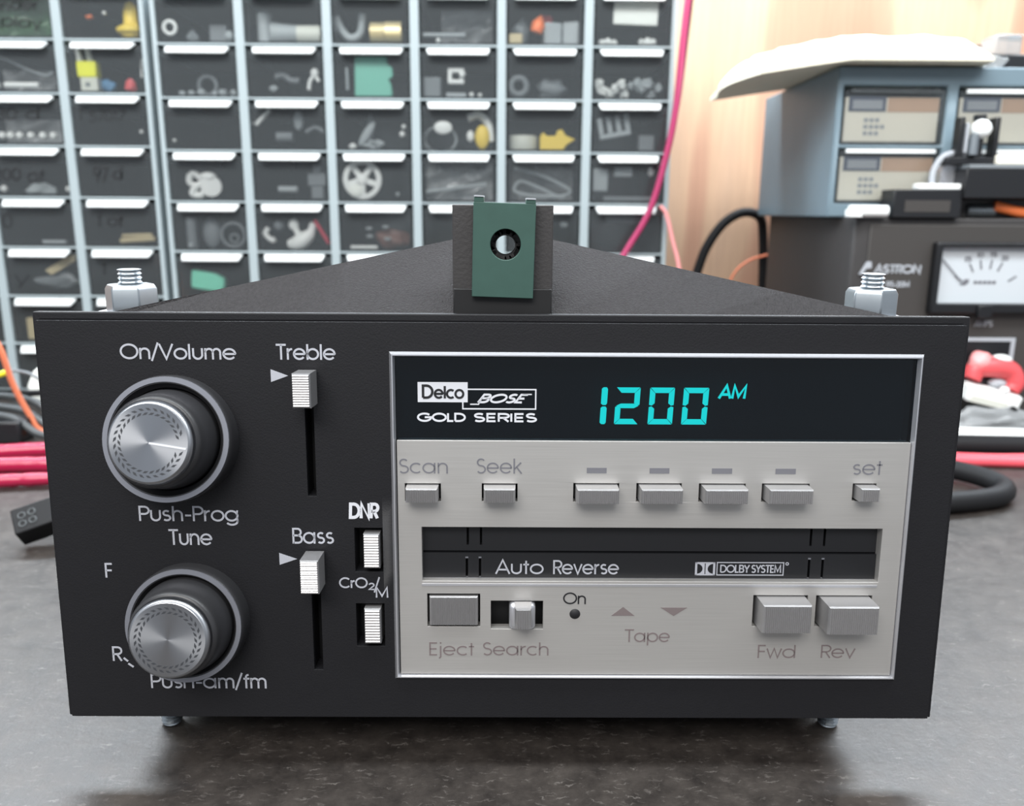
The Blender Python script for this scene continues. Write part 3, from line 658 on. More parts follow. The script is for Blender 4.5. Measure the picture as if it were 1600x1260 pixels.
# bolts with hex nuts at both ends of the bracket
for X, ro in ((-79.4, 0.16), (79.0, 0.52)):
    ear = MB().box(X - 7, X + 6, 9, 24, 98.3, 99.4); ear.v = [w2f(*p) for p in ear.v]; ear.build('mounting_ear', 'satin', radio, bevel=0.2)
    prof = [(0, -0.1), (2.2, -0.1)]; z = 0.2
    while z < 107.5: prof += [(2.05, z), (2.45, z + .45)]; z += 0.9
    prof += [(1.9, 107.9), (0, 107.9)]
    bolt = MB().lathe(prof, 'z', 24); fx = w2f(X - (1.0 if X < 0 else -1.5) * 0, 16, 0.4)
    bolt = bolt.build('mounting_bolt', 'zinc', radio, smooth=0, loc=fx, rot=(math.radians(3.0), 0, 0))
    mb = MB(); pts = []
    for zz, rr, cut in ((98.9, 5.35, 0), (103.7, 5.35, 0), (104.7, 4.75, 1)):
        pts.append([(rr * math.cos(PI / 3 * i + ro), rr * math.sin(PI / 3 * i + ro), zz) for i in range(6)])
    vs = [p for r in pts for p in r]; fs = [(5, 4, 3, 2, 1, 0), (12, 13, 14, 15, 16, 17)] + [(a + i, a + (i + 1) % 6, a + 6 + (i + 1) % 6, a + 6 + i) for a in (0, 6) for i in range(6)]
    mb.add(vs, fs).build('hex_nut', 'zinc', bolt, bevel=0.25)

# ================================================================== PARTS CABINETS
CW, CH = 53.0, 31.1
B0 = (-215.5, 379.3, 249.6); A0 = (-325.1, 379.3, 251.6)
DW, SH, DEP = 5.4, 0.7, 105.0
def handle_mb(w):
    mb = MB(); t, b = w * 0.41, w * 0.375
    vs = [(-t, 0.2, -0.4), (t, 0.2, -0.4), (t, -0.9, -0.4), (-t, -0.9, -0.4), (-b, -5.6, -4.3), (b, -5.6, -4.3), (b, -4.8, -5.1), (-b, -4.8, -5.1), (-t, 0.2, -1.9), (t, 0.2, -1.9)]
    mb.add(vs, [(0, 3, 2, 1), (3, 4, 5, 2), (4, 7, 6, 5), (7, 8, 9, 6), (8, 0, 1, 9), (0, 8, 7, 4, 3), (1, 2, 5, 6, 9)])
    return mb
def drawer_mb(w, h, d, t=1.1):
    mb = MB()
    mb.box(-w / 2, w / 2, 0, t, 0, h)                                   # front pane
    mb.box(-w / 2, -w / 2 + t, t, d, 0, h * .86).box(w / 2 - t, w / 2, t, d, 0, h * .86).box(-w / 2 + t, w / 2 - t, d - t, d, 0, h * .86)
    mb.box(-w / 2 + t, w / 2 - t, t, d - t, 0, t)
    return mb
proto = {}
def cabinet(name, label, org, cols, rows, skip=()):
    """Pale grid frame holding clear drawers; org is the top left front corner of column 0, row 0."""
    c0, c1, r0, r1 = cols[0], cols[1], rows[0], rows[1]
    root = empty(name, (org[0], org[1], org[2] - r1 * CH), label, 'parts cabinet', 'drawer cabinets against the plywood wall')
    zb = r1 * CH
    hs = [(c * CW + DW / 2, (c + 1) * CW - DW / 2, zb - (r + 1) * CH + .4, zb - r * CH - SH) for c in range(c0, c1) for r in range(r0, r1)]
    fr = MB().plate(c0 * CW, c1 * CW, -0.0, zb - r0 * CH + 3, 0, DEP, hs).build('cabinet_frame', 'frame', root, bevel=0.4)
    MB().box(c0 * CW + 1, c1 * CW - 1, DEP, DEP + 2, 1, zb - r0 * CH + 2).build('back_board', 'cellback', root)
    w, h = CW - DW - 2.0, CH - 4.0
    for c in range(c0, c1):
        for r in range(r0, r1):
            if (c, r) in skip: continue
            x = (c + .5) * CW; z = zb - (r + 1) * CH + 0.9
            if 'd' not in proto:
                d = drawer_mb(w, h, DEP - 3).build('drawer', 'clear', root, smooth=0); k = handle_mb(CW - DW).build('drawer_handle', 'handle', d, bevel=0.3)
                k.location = (0, 0, (h + 2.0) * S); proto['d'] = (d, k)
            else:
                d0, k0 = proto['d']; d = d0.copy(); COL.objects.link(d); d.parent = root
                k = k0.copy(); COL.objects.link(k); k.parent = d
            d.location = (x * S, 1.2 * S, z * S)
    return root
cabB = cabinet('parts_cabinet', 'wide pale grey cabinet of clear small drawers behind the radio', B0, (0, 6), (0, 8))
cabA = cabinet('parts_cabinet', 'pale grey drawer cabinet with handwritten drawer fronts, left of the wide cabinet', A0, (-2, 2), (0, 8))
cabA.location.x -= 0.3 * S

CAB = {'A': A0, 'B': B0}
def cellpos(cab, c, r, u, dy, v=0.0):
    o = CAB[cab]
    return (o[0] + c * CW + DW / 2 + 1.9 + u * (CW - DW - 3.8), o[1] + 1.2 + dy, o[2] - (r + 1) * CH + 0.9 + 1.15 + v)
where_c = {'A': {-1: 'far left', 0: 'first', 1: 'second'}, 'B': {0: 'first', 1: 'second', 2: 'third', 3: 'fourth', 4: 'fifth', 5: 'sixth'}}
rows_w = ['top', 'second', 'third', 'fourth', 'fifth', 'sixth', 'seventh', 'eighth']
def place(cab, c, r, u, dy, mb, name, m, desc, cat, v=0.0, rot=0.0, group=None, bevel=0.0, smooth=40, yaw=0.0):
    """One loose part lying in a drawer; rot turns it in the drawer-front plane about its base point."""
    o = mb.build(name, m, None, bevel, 2, smooth, cellpos(cab, c, r, u, dy, v), (0, rot, yaw))
    wh = 'wide' if cab == 'B' else 'handwritten'
    tag(o, '%s, %s-row %s-column drawer of %s cabinet' % (desc, rows_w[r], where_c[cab][c], wh), cat, group)
    return o
def ringf(R, r): return MB().torus((0, 0, R + r), R, r)
def ball(r): return MB().ico((0, 0, r), r, r, r, 2)
def blk(w, d, h): return MB().box(-w / 2, w / 2, 0, d, 0, h)
def cyl(L, r, hollow=0.0):          # lying along x
    pr = [(0, -L / 2), (r, -L / 2), (r, L / 2), (0, L / 2)] if not hollow else [(hollow, -L / 2), (r, -L / 2), (r, L / 2), (hollow, L / 2), (hollow, -L / 2)]
    return MB().lathe(pr, 'x', 24, (0, 0, r))
def vcyl(L, r, r2=None): return MB().lathe([(0, 0), (r, 0), (r if r2 is None else r2, L), (0, L)], 'z', 28)
def lump(a, b, c, seed, amp=0.25, fq=1.4): return MB().ico((0, b, c), a, b, c, 3, amp, fq, seed)
def sheet(w, h, seed, amp=3.0, nx=22, nz=14):
    vs = []; fs = []
    for k in range(nz + 1):
        for i in range(nx + 1):
            x, z = w * (i / nx - .5), h * k / nz
            d = noise.noise(Vector((x * .11 + seed * 5, z * .14, seed))) * amp + abs(noise.noise(Vector((x * .05 - z * .09 + seed, z * .02, 3.7 * seed)))) * amp * 1.6
            vs.append((x, 3 + d, z))
    for k in range(nz):
        for i in range(nx): a = k * (nx + 1) + i; fs.append((a, a + 1, a + nx + 2, a + nx + 1))
    n = len(vs); vs += [(x, y + .25, z) for x, y, z in vs]; fs += [tuple(n + i for i in reversed(f)) for f in fs[:]]
    ed = [i for i in range(nx + 1)]
    bd = list(range(nx + 1)) + [k * (nx + 1) + nx for k in range(1, nz + 1)] + [nz * (nx + 1) + i for i in range(nx - 1, -1, -1)] + [k * (nx + 1) for k in range(nz - 1, 0, -1)]
    fs += [(bd[i], bd[(i + 1) % len(bd)], n + bd[(i + 1) % len(bd)], n + bd[i]) for i in range(len(bd))]
    return MB().add(vs, fs)
def wheel(R, t=4.0):
    mb = MB().lathe([(R * .74, -t / 2), (R * .80, -t / 2), (R, -t / 2 + .6), (R, t / 2), (R * .74, t / 2), (R * .74, -t / 2)], 'y', 48, (0, t / 2, R))
    mb.lathe([(0, -t / 2 - 1.2), (R * .16, -t / 2 - 1.2), (R * .3, -t / 2), (R * .3, t / 2), (0, t / 2)], 'y', 32, (0, t / 2, R))
    for a in (90, 162, 234, 306, 18):
        m = Matrix.Translation((0, t / 2, R)) @ Matrix.Rotation(math.radians(a), 4, 'Y')
        mb.box(R * .2, R * .8, -t / 2 + .3, t / 2 - .3, -R * .14, R * .14, m)
    return mb

# --- wide cabinet, top row
place('B', 0, 0, .12, 3, ringf(3.6, 1.1), 'plastic_ring', 'white', 'white plastic ring', 'ring', 3)
place('B', 0, 0, .33, 12, lump(3.5, 3, 4, 3), 'rubber_bung', 'gry', 'grey rubber bung', 'bung')
place('B', 0, 0, .70, 14, blk(11, 8, 12), 'relay', 'gry', 'square grey relay', 'relay', bevel=1)
place('B', 0, 0, .93, 5, ball(3.3), 'grey_bead', 'palegry', 'pale grey bead', 'bead')
place('B', 1, 0, .16, 14, vcyl(18, 4.4), 'stopper', 'palegry', 'tall grey cap', 'cap')
place('B', 1, 0, .47, 8, MB().lathe([(4.5, -9), (6.8, -9), (4.8, 9), (3.5, 9), (4.5, -9)], 'x', 28, (0, 6.8, 6.8)), 'tapered_sleeve', 'palegry', 'tapered pale sleeve', 'sleeve')
place('B', 1, 0, .83, 8, cyl(15, 5.2, 3.5), 'plastic_sleeve', 'offwhite', 'straight white sleeve', 'sleeve')
place('B', 2, 0, .22, 8, MB().tube(spline([(-11, 3, 16), (-7, 4, 8), (-2, 4, 4), (4, 4, 7), (6, 3, 18)]), 2.4), 'bent_hose', 'palegry', 'bent pale grey hose', 'hose')
place('B', 2, 0, .58, 6, cyl(8.5, 6, 2.5), 'brass_bushing', 'brass', 'left brass coloured bushing', 'bushing', group='brass bushings')
place('B', 2, 0, .80, 6, cyl(10, 6.3, 2.5), 'brass_bushing', 'brass', 'right brass coloured bushing', 'bushing', group='brass bushings')
place('B', 3, 0, .30, 6, cyl(26, 1.2), 'glass_rod', 'palegry', 'thin pale rod', 'rod', 4)
place('B', 3, 0, .22, 3, ball(1.5), 'white_bead', 'white', 'tiny white bead', 'bead')
place('B', 3, 0, .60, 16, sheet(32, 22, 4, 4), 'clear_bag', 'bag', 'crumpled clear bag', 'bag')
place('B', 4, 0, .09, 3, blk(8.5, 6, 6), 'cream_fuse', 'tan', 'cream coloured fuse', 'fuse', bevel=1)
place('B', 4, 0, .37, 5, MB().lathe([(0, 0), (3.8, 1), (4.2, 6), (0, 12)], 'z', 20), 'wire_nut', 'orange', 'orange wire nut', 'wire nut', 6, 0.3)
place('B', 4, 0, .52, 12, lump(4, 3, 3, 8), 'red_fuse', 'red', 'small red fuse', 'fuse', 13)
place('B', 4, 0, .62, 6, blk(11, 8, 13), 'clear_connector', 'palegry', 'grey connector block beside the orange wire nut', 'connector', bevel=1, yaw=0.2)
place('B', 4, 0, .86, 8, blk(10, 9, 14), 'clear_connector', 'palegry', 'rightmost grey connector block', 'connector', bevel=1, yaw=-0.2)
place('B', 4, 0, .18, 12, lump(5, 4, 8, 9), 'grey_grommet', 'gry', 'grey grommet behind the cream fuse', 'grommet')
place('B', 5, 0, .54, 1.6, blk(27, .8, 13.2), 'blank_label', 'paper', 'blank white rounded label', 'label', 11, 0.03, bevel=.3)
for i, (u, q) in enumerate(((.10, 1.8), (.18, 2.2), (.27, 2.0), (.66, 2.1), (.75, 2.5), (.83, 2.2))):
    place('B', 5, 0, u, 5 + i % 3, lump(q, q, q, 20 + i), 'white_clip', 'white', '%s white clip from the left, under the blank label,' % ('first', 'second', 'third', 'fourth', 'fifth', 'sixth')[i], 'clip', group='white clips under the blank label')
# --- second row
place('B', 0, 1, .52, 12, ringf(5.5, 1.2), 'dark_ring', 'gry', 'dark grey ring', 'ring')
for i, (u, q) in enumerate(((.20, 1.4), (.33, 1.5), (.47, 1.9), (.66, 1.4), (.78, 2.0), (.93, 1.9))):
    place('B', 0, 1, u, 4, lump(q * 1.3, q, q, 40 + i), 'metal_scrap', 'palegry', '%s pale scrap from the left' % ('first', 'second', 'third', 'fourth', 'fifth', 'sixth')[i], 'scrap', group='pale scraps in a row')
place('B', 1, 1, .45, 9, MB().tube(spline([(-7, 2, 12), (-2, 2, 13), (3, 2, 10), (8, 2, 10)]), 1.9), 'bent_lever', 'gry', 'bent grey lever', 'lever')
place('B', 1, 1, .85, 5, MB().ico((1, 2, 14), 2.6, 2, 3, 2).tube(spline([(1, 2, 13), (-2, 2, 9), (-3, 2, 4)]), 1.2).tube([(1, 2, 13), (3.5, 2, 9)], 1.1), 'white_clip', 'white', 'forked white clip', 'clip')
place('B', 1, 1, .28, 6, lump(2.6, 2, 1.8, 47), 'metal_scrap', 'palegry', 'lone pale scrap', 'scrap', 3)
place('B', 2, 1, .50, 3, MB().prism([(-11.5, 0), (11, 0), (12, 1.5), (11, 8), (9.5, 9.5), (12.5, 12), (12, 17), (9, 19), (8.8, 23), (-11, 23)], 0, 4), 'teal_housing', 'teal', 'teal plastic housing with notched right side', 'housing', bevel=.6)
place('B', 2, 1, .13, 5, MB().tube([(0, 0, 4), (0, 0, 17)], .9), 'bright_pin', 'palegry', 'thin upright metal pin', 'pin')
place('B', 3, 1, .12, 5, blk(11, 9, 12), 'grey_bracket', 'gry', 'grey bracket at the left end', 'bracket', bevel=1)
place('B', 3, 1, .46, 4, MB().plate(-5, 5, 0, 9, 0, 4, [(-2.6, 2.4, 2.4, 6.6)]).ico((4, -1, 5.4), 2, 1.4, 2.4, 2), 'white_buckle', 'white', 'small white square buckle', 'buckle', 8, bevel=.4)
place('B', 3, 1, .46, 4, blk(12, 6, 2.6), 'flat_bar', 'palegry', 'flat pale bar under the white buckle', 'bar')
place('B', 3, 1, .80, 4, ball(1.3), 'white_bead', 'white', 'right-hand tiny white bead', 'bead')
place('B', 3, 1, .68, 4, ball(1.5), 'white_bead', 'white', 'left-hand tiny white bead', 'bead')
place('B', 4, 1, .14, 4, ringf(4.8, 1.9), 'grey_washer', 'gry', 'thick grey washer', 'washer')
place('B', 4, 1, .62, 10, lump(9, 5, 6, 52), 'grey_grommet', 'gry', 'round grey grommet', 'grommet')
rnd = random.Random(5)
ordn = ('first', 'second', 'third', 'fourth', 'fifth', 'sixth', 'seventh', 'eighth', 'ninth', 'tenth', 'eleventh', 'twelfth')
for i in range(12):
    u = .08 + .84 * i / 11
    place('B', 5, 1, u, 4 + rnd.uniform(0, 8), lump(rnd.uniform(2, 3.2), 2.2, rnd.uniform(2, 3), 60 + i, .45, 1.8), 'metal_clip', 'white' if i < 6 else 'palegry', '%s crumpled clip from the left of the heap' % ordn[i], 'clip', rnd.uniform(0, 7), group='crumpled clips heaped in one drawer')
# --- third row
place('B', 0, 2, .06, 3, ball(1.1), 'white_bead', 'white', 'lone tiny white bead', 'bead', 3)
place('B', 1, 2, .10, 4, MB().tube([(-4, 2, 14), (5, 2, 23)], 1.3), 'white_pin', 'white', 'slanted white pin', 'pin')
place('B', 1, 2, .60, 7, MB().ico((0, 2, 17), 3.3, 2, 6, 2), 'oval_tag', 'palegry', 'pale oval tag', 'tag')
place('B', 1, 2, .84, 7, MB().tube(spline([(-6, 2, 10), (0, 2, 13), (6, 2, 10)]), 1.3), 'curved_clip', 'gry', 'curved grey clip', 'clip')
place('B', 1, 2, .40, 8, cyl(10, 3), 'grey_spacer', 'gry', 'grey spacer', 'spacer', 4)
place('B', 2, 2, .25, 5, MB().ico((0, 2, 10), 2.6, 1.5, 9, 3), 'pale_vane', 'palegry', 'slanted pale blade', 'blade', 1, 0.6)
place('B', 2, 2, .42, 9, MB().ico((0, 2, 13), 2.2, 1.5, 9, 2), 'grey_vane', 'gry', 'upright grey blade', 'blade')
place('B', 2, 2, .18, 3, lump(2.2, 1.5, 1.5, 71), 'white_clip', 'white', 'small white clip at the bottom', 'clip')
place('B', 2, 2, .89, 4, MB().ico((0, 2, 9), 1.9, 1.6, 1.9, 2).ico((1, 2, 13.5), 1.4, 1.4, 1.6, 2), 'white_stud', 'white', 'double white stud', 'stud')
place('B', 2, 2, .48, 5, lump(5, 2.5, 3, 72, .4), 'metal_scrap', 'palegry', 'crumpled pale scrap', 'scrap')
place('B', 3, 2, .27, 3, MB().ico((0, 1, 13), 5.8, 1.2, 4.1, 3), 'oval_disc', 'white', 'white oval cap', 'cap')
place('B', 3, 2, .78, 6, MB().tube(spline([(-7, 2, 19), (0, 2, 21), (6, 2, 15), (8, 2, 5)]), 2.4, rad=None), 'curved_strap', 'white', 'curved white strap', 'strap')
place('B', 3, 2, .83, 3, MB().ico((0, 2, 7.5), 4.6, 2.4, 7.4, 3), 'yellow_disc', 'yellow', 'yellow oval disc', 'disc')
place('B', 3, 2, .66, 3, MB().ico((0, 2, 8), 2.4, 1.6, 3.6, 2), 'oval_disc', 'white', 'small white oval cap beside the yellow disc', 'cap')
place('B', 3, 2, .22, 9, MB().torus((0, 2, 8), 10, .8, 'y', 40, 8).move(Matrix.Diagonal((1, 1, .8, 1))), 'clear_hoop', 'palegry', 'wide pale hoop', 'hoop')
place('B', 4, 2, .21, 5, MB().lathe([(0, 0), (8.6, 0), (9.2, 1), (9.2, 8), (8.6, 9), (0, 9)], 'z', 32, (0, 9, 0)), 'tape_roll', 'offwhite', 'off-white tape roll', 'tape roll')
place('B', 4, 2, .70, 4, MB().prism([(-11, 0), (4, 0), (6, 3), (11.5, 6.5), (5, 9), (3, 12.5), (0, 12), (-1, 8.5), (-7, 8.5), (-9, 11), (-11, 8)], 0, 6), 'yellow_bracket', 'yellow', 'jagged yellow bracket', 'bracket', bevel=.8)
mb = MB().box(-10, 10, 0, 5, 0, 3)
for i in range(4): mb.box(-10 + i * 5.6, -6.8 + i * 5.6, 0, 5, 3, 13)
place('B', 5, 2, .33, 5, mb, 'comb_block', 'palegry', 'pale comb-shaped block', 'block', 8, -0.18, bevel=.5)
place('B', 5, 2, .80, 12, blk(10, 6, 10), 'grey_relay', 'gry', 'plain grey relay', 'relay', bevel=.8)
# --- fourth row
place('B', 0, 3, .42, 4, MB().tube(spline([(-9, 2, 15), (-10, 3, 10), (-6, 4, 8), (-2, 4, 11), (-6, 3, 15), (-9, 2, 15)]), 1.9).tube(spline([(-6, 4, 8), (-9, 4, 3), (-4, 5, 2), (0, 5, 6)]), 2.2).tube([(4.5, 0, 7.5), (2, 9, 8)], 6.4, 24).ico((2.5, 2, 13.5), 5.5, 4, 3, 2), 'tube_clip', 'white', 'white double tube clip', 'clip')
place('B', 1, 3, .84, 6, MB().box(-6, 6, 0, 6, 8, 16).box(-2.5, 2.5, 0, 6, 16, 21).box(-4, 4, 0, 6, 0, 8), 'grey_tee', 'gry', 'grey tee-shaped fitting', 'fitting', bevel=1)
place('B', 1, 3, .42, 6, cyl(12, 2), 'grey_spacer', 'palegry', 'pale spacer bar', 'spacer', 4)
place('B', 2, 3, .30, 3, wheel(12.3), 'spoked_wheel', 'white', 'white spoked plastic wheel', 'wheel', bevel=.3)
place('B', 2, 3, .24, 1.5, MB().ico((-1.5, .8, 5.5), 4.5, .8, 4, 2), 'round_sticker', 'paper', 'round white cap leaning on the spoked wheel', 'cap')
place('B', 2, 3, .80, 7, ball(1.4), 'white_bead', 'palegry', 'lone pale bead right of the spoked wheel', 'bead', 2)
place('B', 3, 3, .50, 4, sheet(42, 24, 2, 5), 'clear_bag', 'bag', 'folded clear bag', 'bag')
place('B', 3, 3, .50, 14, sheet(40, 25, 8, 5), 'clear_bag', 'bag', 'second clear bag behind the folded one', 'bag')
place('B', 3, 3, .48, 2.0, MB().tube([(-20, 1.2, 5), (18, 1.2, 10)], 1.1), 'plastic_strip', 'palegry', 'pale strip across the folded bag', 'strip')
place('B', 4, 3, .50, 5, MB().tube(spline([(-18, 2, 20), (-5, 3, 17), (8, 4, 12), (18, 4, 6), (10, 6, 3), (-2, 6, 8), (-14, 6, 12), (-18, 5, 6), (-6, 3, 3), (14, 3, 2.5)]), 1.1), 'coiled_strap', 'palegry', 'coiled pale plastic strap', 'strap')
place('B', 4, 3, .50, 14, sheet(40, 23, 6, 4), 'clear_bag', 'bag', 'clear bag behind the coiled strap', 'bag')
place('B', 5, 3, .13, 5, blk(9.5, 6, 14), 'grey_block', 'palegry', 'pale upright block', 'block', 6, bevel=.8)
place('B', 5, 3, .46, 5, blk(11.5, 5, 6), 'white_block', 'palegry', 'pale flat block', 'block', 15, bevel=.8)
place('B', 5, 3, .86, 4, lump(2, 1.6, 2.4, 83), 'white_clip', 'white', 'small white clip', 'clip', 16)
place('B', 5, 3, .55, 7, blk(32, 8, 3), 'flat_bar', 'gry', 'long grey bar', 'bar', bevel=.5)
# --- fifth row
place('B', 0, 4, .18, 6, vcyl(19, 3.2), 'grey_post', 'gry', 'slim grey post', 'post')
place('B', 0, 4, .44, 7, MB().ico((0, 4, 9.5), 6, 4, 10, 3), 'grey_dome', 'gry', 'grey domed cap', 'cap')
place('B', 0, 4, .80, 4, ringf(7.4, 1.0).torus((0.3, 1, 6.2), 2.6, .7), 'grey_hoop', 'gry', 'round grey hoop', 'hoop')
place('B', 0, 4, .18, 2.5, ball(1.6), 'white_bead', 'palegry', 'pale bead in front of the grey post', 'bead')
place('B', 1, 4, .12, 4, MB().tube(spline([(-1, 2, 13), (-3, 2, 9), (1, 2, 5), (3, 2, 6)]), 1.7), 'white_hook', 'white', 'small white hook', 'hook')
place('B', 1, 4, .24, 8, ball(3.4), 'grey_ball', 'gry', 'grey ball', 'ball', 11)
place('B', 1, 4, .58, 5, MB().tube(spline([(-9, 2, 2.5), (-2, 2, 4), (5, 2, 9), (8, 2, 16)]), 4, rad=[2.5 + 2.6 * math.sin(PI * min(1, i / 24)) for i in range(31)]).ico((-5, 2, 15), 3.4, 2.5, 4, 2).tube([(-4, 2, 13), (-1, 2, 6)], 2), 'white_lever', 'white', 'large white curved lever', 'lever')
place('B', 1, 4, .90, 3, MB().tube([(-5, 2, 18), (4, 2, 3)], 1.3), 'red_stick', 'crimson', 'slanted red stick', 'stick')
place('B', 2, 4, .30, 3, cyl(17, 1.1), 'white_rod', 'white', 'thin white rod on the drawer floor', 'rod')
place('B', 2, 4, .68, 9, lump(10, 5, 6.5, 90), 'brown_coil', 'brown', 'brown coil', 'coil')
for i, (u, v) in enumerate(((.37, 12), (.38, 7), (.62, 13), (.64, 5.5))):
    place('B', 2, 4, u, 4, lump(2.2, 1.2, 1.0, 91 + i), 'metal_scrap', 'palegry', '%s pale scrap near the brown coil' % ('upper left', 'lower left', 'upper right', 'lower right')[i], 'scrap', v, group='pale scraps near the brown coil')
place('B', 4, 4, .82, 5, lump(2.5, 1.6, 2, 96), 'white_clip', 'palegry', 'small pale clip', 'clip', 14)
place('B', 5, 4, .52, 6, blk(25, 5, 4.5), 'ribbed_strip', 'gry', 'long grey terminal strip', 'strip', 17, bevel=.4)
# --- sixth row
place('B', 0, 5, .36, 4, MB().prism([(-11, 3), (-10, 1.5), (8, 0), (11, 4), (10.5, 9), (4, 12), (-10.5, 13.5)], 0, 7), 'mint_connector', 'mint', 'shiny mint green connector', 'connector', 3, 0.06, bevel=1.4)
place('B', 0, 5, .38, 3, lump(4.5, 1.2, 1.2, 98), 'brown_clip', 'brown', 'small brown clip under the mint connector', 'clip')

# --- handwritten cabinet
def scribble(c, r, u0, v0, u1, h, word, seed, w=0.75):
    a = cellpos('A', c, r, u0, 0, v0); b = cellpos('A', c, r, u1, 0, v0)
    org = A0; zb = 8 * CH
    # the ink is part of the drawer front it is written on
    d = [k for k in cabA.children if k.name.startswith('drawer') and abs(k.location.x - (c + .5) * CW * S) < 1e-5 and abs(k.location.z - (zb - (r + 1) * CH + .9) * S) < 1e-5][0]
    x0 = a[0] - (org[0] + (c + .5) * CW); x1 = b[0] - (org[0] + (c + .5) * CW); z0 = v0 + 1.15
    text(word, x0, z0, x1, h, -0.02, w, 'black_ink', d, shear=0.1, jitter=0.10, seed=seed, name='handwriting')
scribble(0, 0, .02, 14, .88, 6.5, 'cylinder', 3, 0.9); scribble(0, 0, -.04, 4.5, .90, 6.5, 'display', 4, 0.9)
scribble(0, 2, .0, 13, .72, 7, '130 d', 5, .7); scribble(1, 2, .06, 13, .72, 6.5, '1 57017', 6, .6)
scribble(0, 3, .0, 8, .70, 8, '100 of', 7, .9); scribble(1, 3, .18, 8, .60, 9, '97 d', 8, .9)
scribble(0, 4, .0, 10, .14, 9, 'O', 9, .7); scribble(1, 4, .16, 11, .55, 7, '1 of', 10, .9)
scribble(0, 5, .08, 5, .30, 9, 'y', 11, .6); scribble(1, 5, .16, 12, .22, 7, '1', 12, .7)
place('A', 0, 0, .45, 5, sheet(43, 26, 3, 3), 'green_bag', 'greenbag', 'green tinted clear bag', 'bag')
place('A', 1, 0, .80, 3, MB().lathe([(0, 0), (5, 0), (6, 2), (9, 4.2), (9, 6.5), (6, 8), (4.6, 9), (4.4, 16), (3, 20.5), (0, 22.5)], 'z', 32, (0, 9, 0)), 'yellow_plug', 'yellow', 'bright yellow flanged plug', 'plug')
place('A', 1, 0, .26, 6, lump(2.4, 1.5, 1.2, 101), 'orange_chip', 'orange', 'tiny orange chip', 'chip', 11)
place('A', 1, 0, .93, 12, MB().tube([(0, 1, 8), (0.5, 1, 24)], 1.4), 'brown_stick', 'brown', 'brown stick behind the yellow plug', 'stick')
place('A', 1, 0, .49, 6, ball(1.2), 'white_bead', 'white', 'tiny white bead', 'bead', 13)
place('A', 0, 1, .45, 8, MB().tube(spline([(-26, 2, 21), (-14, 2, 20), (0, 3, 14), (12, 3, 10), (17, 3, 12)]), .7), 'clear_wire', 'palegry', 'loose clear wire', 'wire')
place('A', 0, 1, .48, 3, cyl(21, 1.6), 'white_tube', 'white', 'short white tube on the drawer floor', 'tube', 1.5)
place('A', 0, 1, .02, 4, cyl(12, 1.5), 'white_tube', 'white', 'white tube in the left corner', 'tube', 1.5)
place('A', 0, 1, .50, 14, sheet(40, 14, 9, 4), 'clear_bag', 'bag', 'low clear bag', 'bag')
yc = empty('yellow_connector', cellpos('A', 1, 1, .19, 3), 'lime yellow connector with two white legs, second-row second-column drawer of handwritten cabinet', 'connector')
MB().box(-6, 6, 0, 7, 8, 17.5).build('housing', 'lime', yc, bevel=.8); MB().box(-4.5, 6, .4, 6.5, 0, 8).build('lower_body', 'offwhite', yc, bevel=.4)
for x in (-3.8, 2.4): MB().tube([(x - .6, 3, 17.3), (x - 1.8, 3, 25.5)], 1.7).build('tube_leg', 'white', yc)
MB().box(-1.5, 1.5, .2, .5, 2.5, 5).build('slot_mark', 'gry', yc)
place('A', 1, 1, .40, 8, lump(4.5, 3, 3.8, 110), 'blue_grommet', 'blue', 'blue grommet', 'grommet')
place('A', 1, 1, .74, 6, lump(3.6, 2.6, 4, 111), 'red_grommet', 'red', 'red grommet', 'grommet')
place('A', 1, 1, .97, 2.5, MB().tube([(-.4, 1, 8), (.6, 1, 19)], .8), 'white_pin', 'white', 'upright white pin at the right edge', 'pin')
for i, u in enumerate((.10, .22, .35, .51, .68, .83)):
    place('A', 0, 2, u, 4, ball(2.4), 'white_ball', 'white', '%s white ball from the left' % ordn[i], 'ball', 2, group='white balls in a row')
place('A', 0, 2, .45, 10, sheet(38, 15, 12, 3), 'clear_bag', 'bag', 'clear bag behind the row of balls', 'bag')
place('A', 1, 2, .88, 4, ball(1.2), 'white_bead', 'white', 'tiny white bead', 'bead', 6)
place('A', 0, 3, .03, 4, ball(2.2), 'white_ball', 'white', 'left white ball', 'ball', 1)
place('A', 0, 3, .97, 4, ball(2.2), 'white_ball', 'white', 'right white ball', 'ball', 1)
place('A', 0, 3, .52, 6, lump(9, 3, 3.5, 115, .4), 'metal_scrap', 'palegry', 'crumpled pale scrap', 'scrap')
place('A', 1, 4, .62, 6, MB().tube([(-10, 2, 2), (12, 3, 3.5)], 1.6), 'tan_strip', 'tan', 'lower tan stick', 'stick')
place('A', 1, 4, .60, 9, MB().tube([(-9, 2, 5), (10, 3, 5.6)], 1.4), 'tan_strip', 'tan', 'upper tan stick', 'stick')
place('A', 0, 4, .65, 6, cyl(15, 1.2), 'pale_rod', 'palegry', 'thin pale rod', 'rod')
place('A', 0, 5, .62, 5, MB().prism([(-7, 14), (10, 24), (14, 24), (13, 20), (-3, 11)], 0, 2), 'tan_flap', 'tan', 'slanted tan card flap', 'card', bevel=.3)
place('A', 0, 5, .60, 7, lump(12, 3, 4, 118, .35), 'pale_clip', 'gry', 'crumpled grey clip', 'clip', 3)
place('A', 0, 6, .25, 5, blk(14, 6, 14), 'pale_box', 'tan', 'pale upright box', 'box', bevel=.6)
place('A', 0, 6, .40, 3, lump(5, 1.5, 2, 119), 'white_clip', 'palegry', 'pale clip in front of the box', 'clip')

